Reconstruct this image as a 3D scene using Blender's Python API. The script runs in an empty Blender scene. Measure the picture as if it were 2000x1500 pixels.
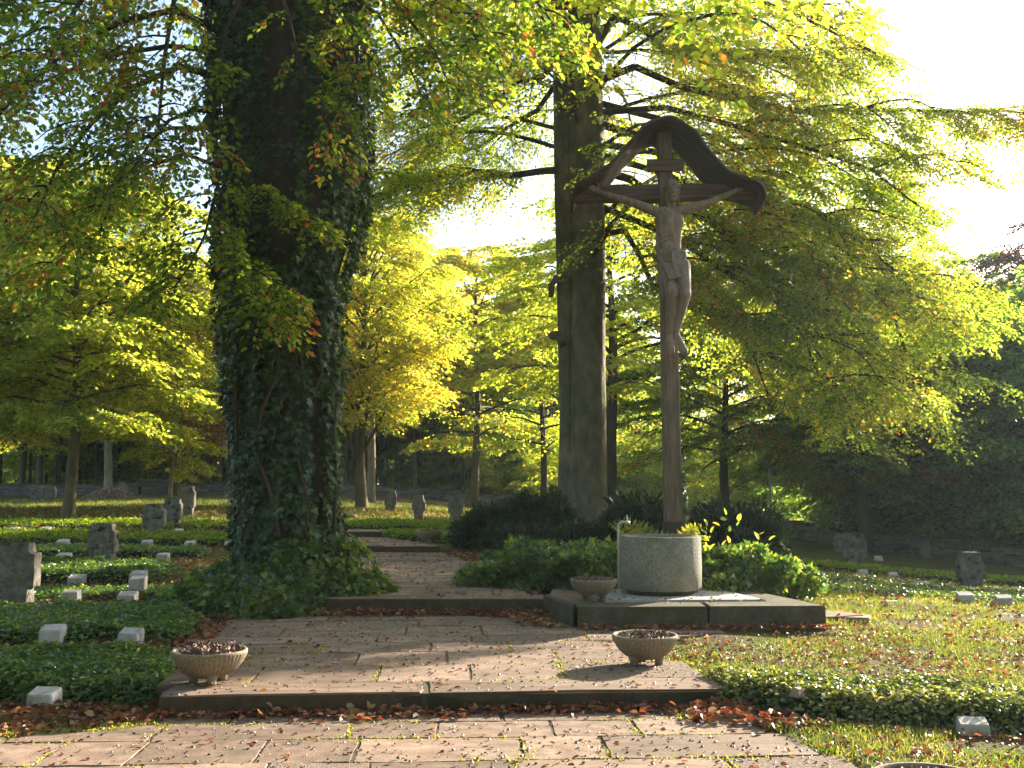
import bpy, math, random
import numpy as np
from mathutils import Vector

random.seed(7)
RNG = np.random.default_rng(11)
C = bpy.context.scene.collection
SC = bpy.context.scene
PI = math.pi

# ------------------------------------------------------------------ camera, sky, sun, exposure
EYE = 1.6
PITCH = math.atan(0.1)
cam_data = bpy.data.cameras.new('camera')
cam_data.sensor_width = 36.0
cam_data.lens = 36.0
cam_data.clip_start = 0.1
cam_data.clip_end = 1200.0
cam = bpy.data.objects.new('camera', cam_data)
C.objects.link(cam)
cam.location = (0, 0, EYE)
cam.rotation_euler = (PI / 2 + PITCH, 0, 0)
SC.camera = cam

SUN_AZ = math.radians(43.0)      # to the right of the view direction
SUN_EL = math.radians(18.5)
world = bpy.data.worlds.new('World')
SC.world = world
world.use_nodes = True
wn = world.node_tree.nodes
wl = world.node_tree.links
wn.clear()
w_out = wn.new('ShaderNodeOutputWorld')
w_bg = wn.new('ShaderNodeBackground')
w_sky = wn.new('ShaderNodeTexSky')
w_sky.sky_type = 'NISHITA'
w_sky.sun_disc = False
w_sky.sun_elevation = SUN_EL
w_sky.sun_rotation = SUN_AZ
w_sky.altitude = 300
w_sky.air_density = 1.0
w_sky.dust_density = 2.5
w_bg.inputs['Strength'].default_value = 0.10
wl.new(w_sky.outputs[0], w_bg.inputs['Color'])
wl.new(w_bg.outputs[0], w_out.inputs['Surface'])

SUNDIR = Vector((math.sin(SUN_AZ) * math.cos(SUN_EL), math.cos(SUN_AZ) * math.cos(SUN_EL), math.sin(SUN_EL)))
sun_data = bpy.data.lights.new('sun', 'SUN')
sun_data.energy = 5.0
sun_data.angle = math.radians(0.6)
sun_data.color = (1.0, 0.88, 0.68)
sun = bpy.data.objects.new('sun', sun_data)
C.objects.link(sun)
sun.rotation_euler = (-SUNDIR).to_track_quat('-Z', 'Y').to_euler()
sun.location = (30, 30, 30)

SC.view_settings.view_transform = 'Standard'
SC.view_settings.look = 'None'
SC.view_settings.exposure = 2.15
SC.view_settings.gamma = 1.0
SC.view_settings.use_curve_mapping = False
SC.render.engine = 'CYCLES'
cy = SC.cycles
cy.max_bounces = 7
cy.diffuse_bounces = 4
cy.glossy_bounces = 2
cy.transmission_bounces = 4
cy.transparent_max_bounces = 4
cy.caustics_reflective = False
cy.caustics_refractive = False
cy.sample_clamp_indirect = 6.0
cy.use_denoising = True
try:
    cy.denoiser = 'OPENIMAGEDENOISE'
except Exception:
    pass

# ------------------------------------------------------------------ small helpers
def px(x, y, Y):
    """point of the place at depth Y that the photograph shows at pixel (x, y)"""
    u = (x - 1000.0) / 2000.0
    v = (750.0 - y) / 2000.0
    c, s = math.cos(PITCH), math.sin(PITCH)
    dy = c - v * s
    dz = s + v * c
    t = Y / dy
    return Vector((t * u, Y, EYE + t * dz))


def tag(o, label=None, cat=None, group=None, kind=None):
    if label: o['label'] = label
    if cat: o['category'] = cat
    if group: o['group'] = group
    if kind: o['kind'] = kind
    return o


def empty(name, loc, label=None, cat=None, group=None, rz=0.0):
    o = bpy.data.objects.new(name, None)
    C.objects.link(o)
    o.location = loc
    o.rotation_euler = (0, 0, rz)
    o.empty_display_size = 0.2
    return tag(o, label, cat, group)


def link(name, me, parent=None, loc=None, rz=None):
    o = bpy.data.objects.new(name, me)
    C.objects.link(o)
    if parent is not None: o.parent = parent
    if loc is not None: o.location = loc
    if rz is not None: o.rotation_euler = (0, 0, rz)
    return o


def copy_tree(o, parent=None):
    c = o.copy()
    C.objects.link(c)
    if parent is not None: c.parent = parent
    for ch in list(o.children):
        copy_tree(ch, c)
    return c


class MB:
    """collects faces of any size into one mesh with numpy"""
    def __init__(self):
        self.v, self.li, self.ls, self.mi, self.n, self.nl = [], [], [], [], 0, 0
        self.sm = []

    def add(self, V, F, mat=0, smooth=False):
        """V (k,3); F list of index tuples"""
        V = np.asarray(V, dtype=np.float32).reshape(-1, 3)
        idx, st = [], []
        k = self.nl
        for f in F:
            st.append(k)
            idx.extend(f)
            k += len(f)
        self.v.append(V)
        self.li.append(np.asarray(idx, dtype=np.int64) + self.n)
        self.ls.append(np.asarray(st, dtype=np.int64))
        self.mi.append(np.full(len(F), mat, dtype=np.int32))
        self.sm.append(np.full(len(F), smooth, dtype=bool))
        self.n += len(V)
        self.nl = k
        return self

    def add_many(self, V, F, mat=0, smooth=False):
        """V (n,k,3) copies of a template with faces F; mat int or (n,) array"""
        n, k, _ = V.shape
        if n == 0: return self
        tot = np.concatenate([np.asarray(f) for f in F])
        sizes = np.array([len(f) for f in F])
        L = len(tot)
        starts = np.concatenate([[0], np.cumsum(sizes)[:-1]])
        li = (tot[None, :] + (np.arange(n) * k)[:, None]).ravel() + self.n
        ls = (starts[None, :] + (np.arange(n) * L)[:, None]).ravel() + self.nl
        m = np.asarray(mat)
        if m.ndim == 0:
            mi = np.full(n * len(F), int(m), dtype=np.int32)
        else:
            mi = np.repeat(m.astype(np.int32), len(F))
        self.v.append(V.reshape(-1, 3).astype(np.float32))
        self.li.append(li)
        self.ls.append(ls)
        self.mi.append(mi)
        self.sm.append(np.full(len(mi), smooth, dtype=bool))
        self.n += n * k
        self.nl += n * L
        return self

    def mesh(self, name, mats):
        me = bpy.data.meshes.new(name)
        V = np.concatenate(self.v)
        li = np.concatenate(self.li)
        ls = np.concatenate(self.ls)
        me.vertices.add(len(V))
        me.vertices.foreach_set('co', V.ravel())
        me.loops.add(len(li))
        me.loops.foreach_set('vertex_index', li.astype(np.int32))
        me.polygons.add(len(ls))
        me.polygons.foreach_set('loop_start', ls.astype(np.int32))
        me.polygons.foreach_set('material_index', np.concatenate(self.mi))
        me.polygons.foreach_set('use_smooth', np.concatenate(self.sm))
        for m in (mats if isinstance(mats, (list, tuple)) else [mats]):
            me.materials.append(m)
        me.update(calc_edges=True)
        return me

    def build(self, name, mats, parent=None, loc=None, rz=None):
        return link(name, self.mesh(name, mats), parent, loc, rz)


def loft(mb, rings, closed_ends=True, mat=0, smooth=True):
    """rings: list of (k,3) arrays"""
    k = len(rings[0])
    V = np.concatenate([np.asarray(r, dtype=float) for r in rings])
    F = []
    for i in range(len(rings) - 1):
        for j in range(k):
            a, b = i * k + j, i * k + (j + 1) % k
            F.append((a, b, b + k, a + k))
    if closed_ends:
        F.append(tuple(range(k))[::-1])
        F.append(tuple(range((len(rings) - 1) * k, len(rings) * k)))
    mb.add(V, F, mat, smooth)
    return mb


def tube(mb, pts, radii, sides=8, mat=0, smooth=True, flat=1.0):
    pts = [Vector(p) for p in pts]
    rings = []
    for i, p in enumerate(pts):
        d = (pts[min(i + 1, len(pts) - 1)] - pts[max(i - 1, 0)]).normalized()
        up = Vector((0, 0, 1)) if abs(d.z) < 0.9 else Vector((0, 1, 0))
        a = d.cross(up).normalized()
        b = d.cross(a).normalized()
        r = radii[i] if hasattr(radii, '__len__') else radii
        rings.append(np.array([p + (a * math.cos(t) + b * math.sin(t) * flat) * r for t in np.linspace(0, 2 * PI, sides, endpoint=False)]))
    # orientation is kept by the shared 'up'
    return loft(mb, rings, True, mat, smooth)


def box(mb, c, s, mat=0, bev=0.0, rz=0.0, jit=0.0):
    """bevelled box: centre c, size s"""
    hx, hy, hz = s[0] / 2, s[1] / 2, s[2] / 2
    if bev <= 0:
        V = [(x, y, z) for z in (-hz, hz) for x, y in ((-hx, -hy), (hx, -hy), (hx, hy), (-hx, hy))]
        F = [(3, 2, 1, 0), (4, 5, 6, 7), (0, 1, 5, 4), (1, 2, 6, 5), (2, 3, 7, 6), (3, 0, 4, 7)]
    else:
        b = bev
        def ring(z, i):
            x, y = hx - i, hy - i
            q = b * 0.6
            return [(-x + q, -y, z), (x - q, -y, z), (x, -y + q, z), (x, y - q, z), (x - q, y, z), (-x + q, y, z), (-x, y - q, z), (-x, -y + q, z)]
        V = ring(-hz, b) + ring(-hz + b, 0) + ring(hz - b, 0) + ring(hz, b)
        F = [tuple(range(7, -1, -1)), tuple(range(24, 32))]
        for i in range(3):
            for j in range(8):
                a, c2 = i * 8 + j, i * 8 + (j + 1) % 8
                F.append((a, c2, c2 + 8, a + 8))
    V = np.array(V, dtype=float)
    if jit: V += np.array([[random.uniform(-jit, jit) for _ in range(3)] for _ in V])
    cr, sr = math.cos(rz), math.sin(rz)
    X = V[:, 0] * cr - V[:, 1] * sr + c[0]
    Y = V[:, 0] * sr + V[:, 1] * cr + c[1]
    mb.add(np.stack([X, Y, V[:, 2] + c[2]], 1), F, mat, False)
    return mb


def segs(mb, P0, P1, R0, R1, sides=4, mat=0):
    """many separate tapered sticks"""
    P0, P1 = np.asarray(P0, float), np.asarray(P1, float)
    if len(P0) == 0: return mb
    R0, R1 = np.asarray(R0, float), np.asarray(R1, float)
    d = P1 - P0
    d /= np.linalg.norm(d, axis=1)[:, None] + 1e-9
    up = np.where(np.abs(d[:, 2:3]) < 0.9, np.array([[0, 0, 1.0]]), np.array([[1.0, 0, 0]]))
    a = np.cross(d, up); a /= np.linalg.norm(a, axis=1)[:, None] + 1e-9
    b = np.cross(d, a)
    ring0, ring1 = [], []
    for t in np.linspace(0, 2 * PI, sides, endpoint=False):
        o = a * math.cos(t) + b * math.sin(t)
        ring0.append(P0 + o * R0[:, None])
        ring1.append(P1 + o * R1[:, None])
    V = np.stack(ring0 + ring1, 1)
    F = [(j, (j + 1) % sides, (j + 1) % sides + sides, j + sides) for j in range(sides)]
    mb.add_many(V, F, mat, True)
    return mb


KITE = np.array([(0, 0, 0), (0.42, -0.34, 0.07), (1, 0, -0.06), (0.42, 0.34, 0.07)])
KITE_F = [(0, 1, 2, 3)]
OVAL = np.array([(0, 0, 0), (0.28, -0.30, 0.06), (0.68, -0.26, 0.04), (1, 0, -0.08), (0.68, 0.26, 0.04), (0.28, 0.30, 0.06)])
OVAL_F = [(0, 1, 2, 3), (0, 3, 4, 5)]
IVY = np.array([(0.05, 0, 0), (0.0, -0.34, 0.05), (0.30, -0.52, 0.02), (0.45, -0.24, 0.03), (1, 0, -0.05), (0.45, 0.24, 0.03), (0.30, 0.52, 0.02), (0.0, 0.34, 0.05)])
IVY_F = [(0, 1, 2, 3), (0, 3, 4), (0, 4, 5), (0, 5, 6, 7)]


def unit(a):
    return a / (np.linalg.norm(a, axis=-1, keepdims=True) + 1e-9)


def leaves(mb, P, D, N, S, tpl=KITE, F=KITE_F, mat=0):
    D = unit(D)
    N = unit(N - D * (N * D).sum(1, keepdims=True))
    B = np.cross(N, D)
    S = np.asarray(S)[:, None, None]
    V = P[:, None, :] + S * (tpl[None, :, 0:1] * D[:, None, :] + tpl[None, :, 1:2] * B[:, None, :] + tpl[None, :, 2:3] * N[:, None, :])
    return mb.add_many(V, F, mat, False)


def inpoly(x, y, poly):
    x, y = np.asarray(x, float), np.asarray(y, float)
    r = np.zeros(x.shape, bool)
    n = len(poly)
    for i in range(n):
        x0, y0 = poly[i][:2]; x1, y1 = poly[(i + 1) % n][:2]
        c = ((y0 > y) != (y1 > y)) & (x < (x1 - x0) * (y - y0) / ((y1 - y0) or 1e-9) + x0)
        r ^= c
    return r


def samp_poly(poly, n, rng=RNG):
    P = np.array([p[:2] for p in poly])
    lo, hi = P.min(0), P.max(0)
    out = np.zeros((0, 2))
    while len(out) < n:
        q = rng.uniform(lo, hi, (n * 2 + 16, 2))
        out = np.concatenate([out, q[inpoly(q[:, 0], q[:, 1], poly)]])
    return out[:n]


def vnoise(x, y, s=1.0, seed=0):
    """cheap smooth 2-D noise in -1..1"""
    r = np.random.default_rng(seed)
    o = 0
    for k in range(6):
        a = r.uniform(0, 2 * PI); f = s * r.uniform(0.6, 1.9); p = r.uniform(0, 2 * PI)
        o = o + np.sin((x * math.cos(a) + y * math.sin(a)) * f * 2 + p)
    return o / 3.2

# ------------------------------------------------------------------ materials
def mat_new(name):
    m = bpy.data.materials.new(name)
    m.use_nodes = True
    nt = m.node_tree
    nt.nodes.clear()
    return m, nt.nodes, nt.links


def ramp(nodes, stops):
    r = nodes.new('ShaderNodeValToRGB')
    e = r.color_ramp.elements
    while len(e) > 1: e.remove(e[0])
    e[0].position = stops[0][0]; e[0].color = (*stops[0][1], 1)
    for p, c in stops[1:]:
        k = e.new(p); k.color = (*c, 1)
    return r


def leaf_mat(name, stops, trans=0.5, tboost=(4.4, 4.3, 2.1), rough=0.5, spec=0.35, nscale=0.0, namt=0.35, interp='LINEAR'):
    m, n, l = mat_new(name)
    geo = n.new('ShaderNodeNewGeometry')
    fac = geo.outputs['Random Per Island']
    if nscale:
        tc = n.new('ShaderNodeTexCoord')
        nz = n.new('ShaderNodeTexNoise'); nz.inputs['Scale'].default_value = nscale; nz.inputs['Detail'].default_value = 2
        l.new(tc.outputs['Object'], nz.inputs['Vector'])
        mr = n.new('ShaderNodeMapRange')
        mr.inputs['From Min'].default_value = 0.3; mr.inputs['From Max'].default_value = 0.7
        mr.inputs['To Min'].default_value = -namt; mr.inputs['To Max'].default_value = namt
        l.new(nz.outputs['Fac'], mr.inputs['Value'])
        ad = n.new('ShaderNodeMath'); ad.operation = 'ADD'; ad.use_clamp = True
        l.new(fac, ad.inputs[0]); l.new(mr.outputs[0], ad.inputs[1])
        fac = ad.outputs[0]
    r = ramp(n, stops)
    r.color_ramp.interpolation = interp
    l.new(fac, r.inputs['Fac'])
    b = n.new('ShaderNodeBsdfPrincipled')
    b.inputs['Roughness'].default_value = rough
    b.inputs['Specular IOR Level'].default_value = spec
    l.new(r.outputs[0], b.inputs['Base Color'])
    out = n.new('ShaderNodeOutputMaterial')
    if trans > 0:
        mul = n.new('ShaderNodeVectorMath'); mul.operation = 'MULTIPLY'
        mul.inputs[1].default_value = tboost
        l.new(r.outputs[0], mul.inputs[0])
        t = n.new('ShaderNodeBsdfTranslucent')
        l.new(mul.outputs[0], t.inputs['Color'])
        mx = n.new('ShaderNodeMixShader'); mx.inputs[0].default_value = trans
        l.new(b.outputs[0], mx.inputs[1]); l.new(t.outputs[0], mx.inputs[2])
        l.new(mx.outputs[0], out.inputs[0])
    else:
        l.new(b.outputs[0], out.inputs[0])
    return m


def rough_mat(name, stops, scale=6.0, detail=8, rough=0.9, bump=0.3, bscale=None, stretch=(1, 1, 1), spec=0.25, extra=None, coord='Object', bdist=0.02, rand=0.0):
    """noise-mottled solid; extra = (stops, scale, lo, hi) second layer of patches"""
    m, n, l = mat_new(name)
    tc = n.new('ShaderNodeTexCoord')
    mp = n.new('ShaderNodeMapping'); mp.inputs['Scale'].default_value = stretch
    l.new(tc.outputs[coord], mp.inputs['Vector'])
    vec = mp.outputs[0]
    if rand:
        oi = n.new('ShaderNodeObjectInfo')
        cm = n.new('ShaderNodeVectorMath'); cm.operation = 'MULTIPLY_ADD'
        cm.inputs[1].default_value = (37, 23, 11)
        l.new(oi.outputs['Random'], cm.inputs[0]); l.new(vec, cm.inputs[2])
        vec = cm.outputs[0]
    nz = n.new('ShaderNodeTexNoise'); nz.inputs['Scale'].default_value = scale; nz.inputs['Detail'].default_value = detail; nz.inputs['Roughness'].default_value = 0.62
    l.new(vec, nz.inputs['Vector'])
    r = ramp(n, stops)
    l.new(nz.outputs['Fac'], r.inputs['Fac'])
    col = r.outputs[0]
    if extra:
        es, esc, lo, hi = extra
        n2 = n.new('ShaderNodeTexNoise'); n2.inputs['Scale'].default_value = esc; n2.inputs['Detail'].default_value = 5; n2.inputs['Roughness'].default_value = 0.65
        l.new(vec, n2.inputs['Vector'])
        mr = n.new('ShaderNodeMapRange'); mr.inputs['From Min'].default_value = lo; mr.inputs['From Max'].default_value = hi
        l.new(n2.outputs['Fac'], mr.inputs['Value'])
        mx = n.new('ShaderNodeMix'); mx.data_type = 'RGBA'
        l.new(mr.outputs[0], mx.inputs[0]); l.new(col, mx.inputs[6])
        mx.inputs[7].default_value = (*es, 1)
        col = mx.outputs[2]
    if rand:
        hv = n.new('ShaderNodeHueSaturation')
        m2 = n.new('ShaderNodeMapRange'); m2.inputs['To Min'].default_value = 1 - rand; m2.inputs['To Max'].default_value = 1 + rand
        l.new(oi.outputs['Random'], m2.inputs['Value'])
        l.new(m2.outputs[0], hv.inputs['Value']); l.new(col, hv.inputs['Color'])
        col = hv.outputs[0]
    b = n.new('ShaderNodeBsdfPrincipled')
    b.inputs['Roughness'].default_value = rough
    b.inputs['Specular IOR Level'].default_value = spec
    l.new(col, b.inputs['Base Color'])
    if bump:
        n3 = n.new('ShaderNodeTexNoise'); n3.inputs['Scale'].default_value = bscale or scale * 4; n3.inputs['Detail'].default_value = 6
        l.new(vec, n3.inputs['Vector'])
        bp = n.new('ShaderNodeBump'); bp.inputs['Strength'].default_value = bump; bp.inputs['Distance'].default_value = bdist
        l.new(n3.outputs['Fac'], bp.inputs['Height'])
        l.new(bp.outputs[0], b.inputs['Normal'])
    out = n.new('ShaderNodeOutputMaterial')
    l.new(b.outputs[0], out.inputs[0])
    return m


G1, G2, G3 = (0.035, 0.075, 0.008), (0.07, 0.12, 0.012), (0.13, 0.17, 0.02)
YG, YE, OR, RD = (0.215, 0.21, 0.04), (0.27, 0.225, 0.05), (0.30, 0.12, 0.02), (0.20, 0.05, 0.02)
M_beech = leaf_mat('beech_leaf', [(0, G2), (0.30, G3), (0.65, (.17, .20, .03)), (0.88, YG), (0.97, YE), (1.0, OR)], 0.6, nscale=0.35, namt=0.22)
M_beech_near = leaf_mat('near_beech_leaf', [(0, G1), (0.28, G2), (0.60, G3), (0.92, YG), (0.975, OR), (1.0, RD)], 0.55, nscale=0.8, namt=0.25)
M_gold = leaf_mat('golden_leaf', [(0, G2), (0.25, G3), (0.6, YG), (0.93, YE), (1.0, OR)], 0.6, nscale=0.3, namt=0.15)
M_lime = leaf_mat('lime_leaf', [(0, G2), (0.28, G3), (0.62, (.19, .20, .035)), (0.92, YG), (1.0, YE)], 0.6, nscale=0.3, namt=0.15)
M_pink = leaf_mat('dry_seed_leaf', [(0, (0.16, 0.10, 0.05)), (0.4, (0.26, 0.17, 0.10)), (0.7, (0.34, 0.22, 0.14)), (0.85, YG), (1, OR)], 0.4, nscale=0.5, namt=0.2, tboost=(1.8, 1.6, 1.4))
M_copper = leaf_mat('copper_leaf', [(0, (0.04, 0.02, 0.02)), (0.6, (0.09, 0.035, 0.03)), (1, (0.16, 0.07, 0.04))], 0.35, tboost=(1.8, 1.5, 1.4))
M_forest = leaf_mat('forest_leaf', [(0, G2), (0.4, G3), (0.75, (.17, .19, .03)), (0.95, YG), (1, YE)], 0.6, nscale=0.25, namt=0.2)
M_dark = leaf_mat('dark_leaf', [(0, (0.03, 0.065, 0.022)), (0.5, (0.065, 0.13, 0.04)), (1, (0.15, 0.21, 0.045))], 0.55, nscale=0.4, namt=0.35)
M_dusk = leaf_mat('olive_leaf', [(0, (0.045, 0.085, 0.02)), (0.5, (0.08, 0.135, 0.028)), (0.8, (0.13, 0.165, 0.035)), (0.96, (0.20, 0.17, 0.05)), (1, OR)], 0.58, nscale=0.4, namt=0.25)
M_ivy = leaf_mat('ivy_leaf', [(0, (0.012, 0.034, 0.008)), (0.55, (0.026, 0.062, 0.014)), (0.88, (0.045, 0.09, 0.02)), (1.0, (0.11, 0.13, 0.02))], 0.15, rough=0.38, spec=0.42, nscale=0.6, namt=0.2)
M_ivybed = leaf_mat('ivy_bed_leaf', [(0, (0.020, 0.048, 0.012)), (0.5, (0.042, 0.088, 0.018)), (0.82, (0.09, 0.14, 0.025)), (1.0, (0.21, 0.21, 0.04))], 0.3, rough=0.30, spec=0.6, nscale=1.0, namt=0.25)
M_cover = leaf_mat('cover_leaf', [(0, (0.028, 0.060, 0.012)), (0.5, (0.055, 0.105, 0.018)), (0.85, (0.10, 0.15, 0.025)), (1.0, (0.19, 0.19, 0.05))], 0.3, rough=0.30, spec=0.55, nscale=1.2, namt=0.2)
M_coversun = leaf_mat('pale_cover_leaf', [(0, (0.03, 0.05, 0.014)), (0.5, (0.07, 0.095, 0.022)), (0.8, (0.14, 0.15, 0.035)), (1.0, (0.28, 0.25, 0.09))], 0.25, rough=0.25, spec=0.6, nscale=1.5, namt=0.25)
M_coverfar = leaf_mat('mossy_cover_leaf', [(0, (0.04, 0.07, 0.008)), (0.5, (0.08, 0.125, 0.010)), (1.0, (0.15, 0.18, 0.02))], 0.35, rough=0.5, spec=0.2, nscale=0.8, namt=0.2)
M_yew = leaf_mat('yew_leaf', [(0, (0.010, 0.020, 0.008)), (0.7, (0.018, 0.036, 0.012)), (1, (0.035, 0.055, 0.015))], 0.1, rough=0.5, nscale=1.0, namt=0.2)
M_grass = leaf_mat('grass_blade', [(0, (0.06, 0.09, 0.012)), (0.45, (0.11, 0.15, 0.02)), (0.8, (0.18, 0.20, 0.03)), (1, (0.26, 0.22, 0.09))], 0.45, tboost=(2.2, 2.1, 1.3), nscale=0.9, namt=0.25)
M_fallen = leaf_mat('fallen_leaf', [(0, (0.075, 0.022, 0.012)), (0.35, (0.14, 0.042, 0.02)), (0.7, (0.22, 0.08, 0.032)), (0.88, (0.33, 0.18, 0.07)), (1, (0.40, 0.30, 0.16))], 0.25, tboost=(1.8, 1.4, 1.2), rough=0.55, nscale=0.7, namt=0.15)
M_husk = leaf_mat('beechnut_husk', [(0, (0.05, 0.03, 0.02)), (0.6, (0.13, 0.08, 0.05)), (0.85, (0.30, 0.20, 0.13)), (1, (0.62, 0.52, 0.42))], 0.0)  # palest stop imitates glints on the husks
M_moss = leaf_mat('moss', [(0, (0.08, 0.10, 0.010)), (0.6, (0.17, 0.18, 0.015)), (1, (0.28, 0.26, 0.03))], 0.3, nscale=2)
M_fern = leaf_mat('fern_frond', [(0, (0.07, 0.11, 0.02)), (0.6, (0.13, 0.15, 0.025)), (1, (0.22, 0.18, 0.04))], 0.35)

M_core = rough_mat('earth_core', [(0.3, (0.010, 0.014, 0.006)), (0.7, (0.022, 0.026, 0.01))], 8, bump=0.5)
M_bark = rough_mat('beech_bark', [(0.25, (0.06, 0.049, 0.031)), (0.5, (0.135, 0.112, 0.073)), (0.75, (0.235, 0.195, 0.135))], 4.0, stretch=(1, 1, 0.5), rough=0.9, bump=0.9, bscale=7, extra=((0.06, 0.062, 0.025), 1.6, 0.48, 0.68), bdist=0.06)
M_barkdark = rough_mat('dark_bark', [(0.3, (0.03, 0.024, 0.016)), (0.7, (0.075, 0.058, 0.038))], 5, stretch=(1, 1, 0.25), bump=0.8, bscale=18, bdist=0.03)
M_barkyoung = rough_mat('young_bark', [(0.3, (0.07, 0.06, 0.035)), (0.7, (0.17, 0.14, 0.085))], 6, stretch=(1, 1, 0.4), bump=0.4, bscale=24, extra=((0.07, 0.09, 0.025), 1.5, 0.5, 0.7))
M_barkpale = rough_mat('pale_bark', [(0.3, (0.16, 0.14, 0.10)), (0.7, (0.32, 0.28, 0.22))], 6, stretch=(1, 1, 0.4), bump=0.4, bscale=24)
M_vine = rough_mat('vine_bark', [(0.3, (0.045, 0.032, 0.022)), (0.7, (0.10, 0.072, 0.05))], 20, bump=0.3)
M_stone = rough_mat('sandstone_flag', [(0.25, (0.135, 0.084, 0.062)), (0.5, (0.225, 0.152, 0.116)), (0.75, (0.33, 0.240, 0.188))], 4.5, rough=0.85, bump=0.35, bscale=40, bdist=0.012, extra=((0.095, 0.085, 0.05), 1.6, 0.50, 0.78), rand=0.26)
M_stonerough = rough_mat('bush_hammered_flag', [(0.25, (0.12, 0.086, 0.066)), (0.5, (0.225, 0.167, 0.132)), (0.75, (0.35, 0.275, 0.22))], 26, rough=0.95, bump=1.0, bscale=45, bdist=0.03, rand=0.14)
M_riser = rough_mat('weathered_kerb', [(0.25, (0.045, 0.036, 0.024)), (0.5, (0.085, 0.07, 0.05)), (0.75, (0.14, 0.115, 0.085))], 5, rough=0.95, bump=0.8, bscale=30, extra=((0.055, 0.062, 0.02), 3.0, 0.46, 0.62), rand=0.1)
M_riserface = rough_mat('shade_dark_mossy_riser', [(0.25, (0.022, 0.018, 0.012)), (0.5, (0.05, 0.040, 0.028)), (0.75, (0.10, 0.08, 0.06))], 7, rough=0.95, bump=1.0, bscale=30, extra=((0.03, 0.036, 0.012), 3.0, 0.46, 0.62), rand=0.15)  # riser sides painted dark for the step's shade, with mossy patches
M_mortar = rough_mat('sandy_bed', [(0.3, (0.05, 0.035, 0.022)), (0.7, (0.10, 0.075, 0.045))], 12, bump=0.4)
M_head = rough_mat('lichened_headstone', [(0.25, (0.07, 0.065, 0.055)), (0.5, (0.16, 0.145, 0.125)), (0.75, (0.28, 0.25, 0.22))], 9, rough=0.95, bump=0.9, bscale=22, bdist=0.03, extra=((0.02, 0.028, 0.010), 6.0, 0.57, 0.66), rand=0.1)
M_white = rough_mat('pale_grave_stone', [(0.25, (0.30, 0.27, 0.25)), (0.55, (0.47, 0.43, 0.41)), (0.8, (0.60, 0.56, 0.54))], 9, rough=0.85, bump=0.4, bscale=50, bdist=0.008, extra=((0.17, 0.14, 0.10), 5.0, 0.58, 0.75), rand=0.08)
M_basin = rough_mat('washed_concrete', [(0.30, (0.16, 0.145, 0.11)), (0.5, (0.27, 0.25, 0.20)), (0.72, (0.40, 0.37, 0.31))], 42, rough=0.95, bump=1.0, bscale=60, bdist=0.02, extra=((0.15, 0.15, 0.09), 3.0, 0.5, 0.75))
M_bowl = rough_mat('exposed_aggregate', [(0.30, (0.15, 0.125, 0.085)), (0.5, (0.24, 0.20, 0.14)), (0.72, (0.34, 0.29, 0.21))], 60, rough=0.9, bump=0.5, bscale=120, bdist=0.006, extra=((0.12, 0.11, 0.05), 6, 0.55, 0.8))
M_slab = rough_mat('pale_concrete', [(0.3, (0.30, 0.285, 0.265)), (0.7, (0.43, 0.41, 0.385))], 12, rough=0.9, bump=0.2)
M_soil = rough_mat('dry_soil', [(0.3, (0.05, 0.028, 0.02)), (0.7, (0.15, 0.09, 0.07))], 40, bump=0.8, bscale=80)
M_wood = rough_mat('weathered_timber', [(0.25, (0.075, 0.052, 0.036)), (0.5, (0.16, 0.118, 0.084)), (0.75, (0.26, 0.205, 0.15))], 5, stretch=(6, 6, 0.5), rough=0.8, bump=0.5, bscale=14, bdist=0.01)
M_beam = rough_mat('weathered_beam', [(0.25, (0.065, 0.040, 0.029)), (0.5, (0.13, 0.085, 0.062)), (0.75, (0.21, 0.145, 0.108))], 5, stretch=(0.5, 6, 6), rough=0.8, bump=0.5, bscale=14, bdist=0.01)
M_fig = rough_mat('carved_wood', [(0.25, (0.14, 0.102, 0.078)), (0.5, (0.235, 0.178, 0.138)), (0.75, (0.36, 0.285, 0.225))], 7, stretch=(3, 3, 0.7), rough=0.75, bump=0.35, bscale=30, bdist=0.008)
M_loin = rough_mat('grey_carved_wood', [(0.25, (0.12, 0.095, 0.072)), (0.5, (0.20, 0.165, 0.13)), (0.75, (0.31, 0.26, 0.205))], 8, stretch=(3, 3, 0.7), rough=0.8, bump=0.35, bscale=30, bdist=0.008)
M_copperroof = rough_mat('weathered_roof_sheet', [(0.25, (0.030, 0.024, 0.020)), (0.55, (0.065, 0.05, 0.042)), (0.8, (0.12, 0.095, 0.08))], 5, stretch=(0.8, 4, 0.8), rough=0.6, bump=0.3, bscale=12)
M_metal = rough_mat('galvanised_pipe', [(0.3, (0.34, 0.33, 0.31)), (0.7, (0.52, 0.50, 0.47))], 20, rough=0.55, bump=0.1)
M_wallstone = rough_mat('wall_stone', [(0.25, (0.07, 0.065, 0.055)), (0.5, (0.13, 0.12, 0.105)), (0.8, (0.22, 0.20, 0.18))], 3, rough=0.95, bump=0.6, bscale=12, extra=((0.05, 0.06, 0.025), 1.2, 0.5, 0.65), rand=0.3)
M_coping = rough_mat('mossy_coping', [(0.3, (0.06, 0.045, 0.03)), (0.7, (0.13, 0.09, 0.065))], 6, rough=0.95, bump=0.6, extra=((0.045, 0.055, 0.02), 1.5, 0.5, 0.65), rand=0.2)
M_bench = rough_mat('dark_bench_wood', [(0.3, (0.06, 0.045, 0.035)), (0.7, (0.12, 0.09, 0.075))], 10, stretch=(0.3, 4, 4), bump=0.2)
M_polemetal = rough_mat('grey_post_paint', [(0.3, (0.10, 0.11, 0.10)), (0.7, (0.16, 0.17, 0.15))], 10, bump=0.1)
m, n, l = mat_new('chrome_tap')
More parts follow.
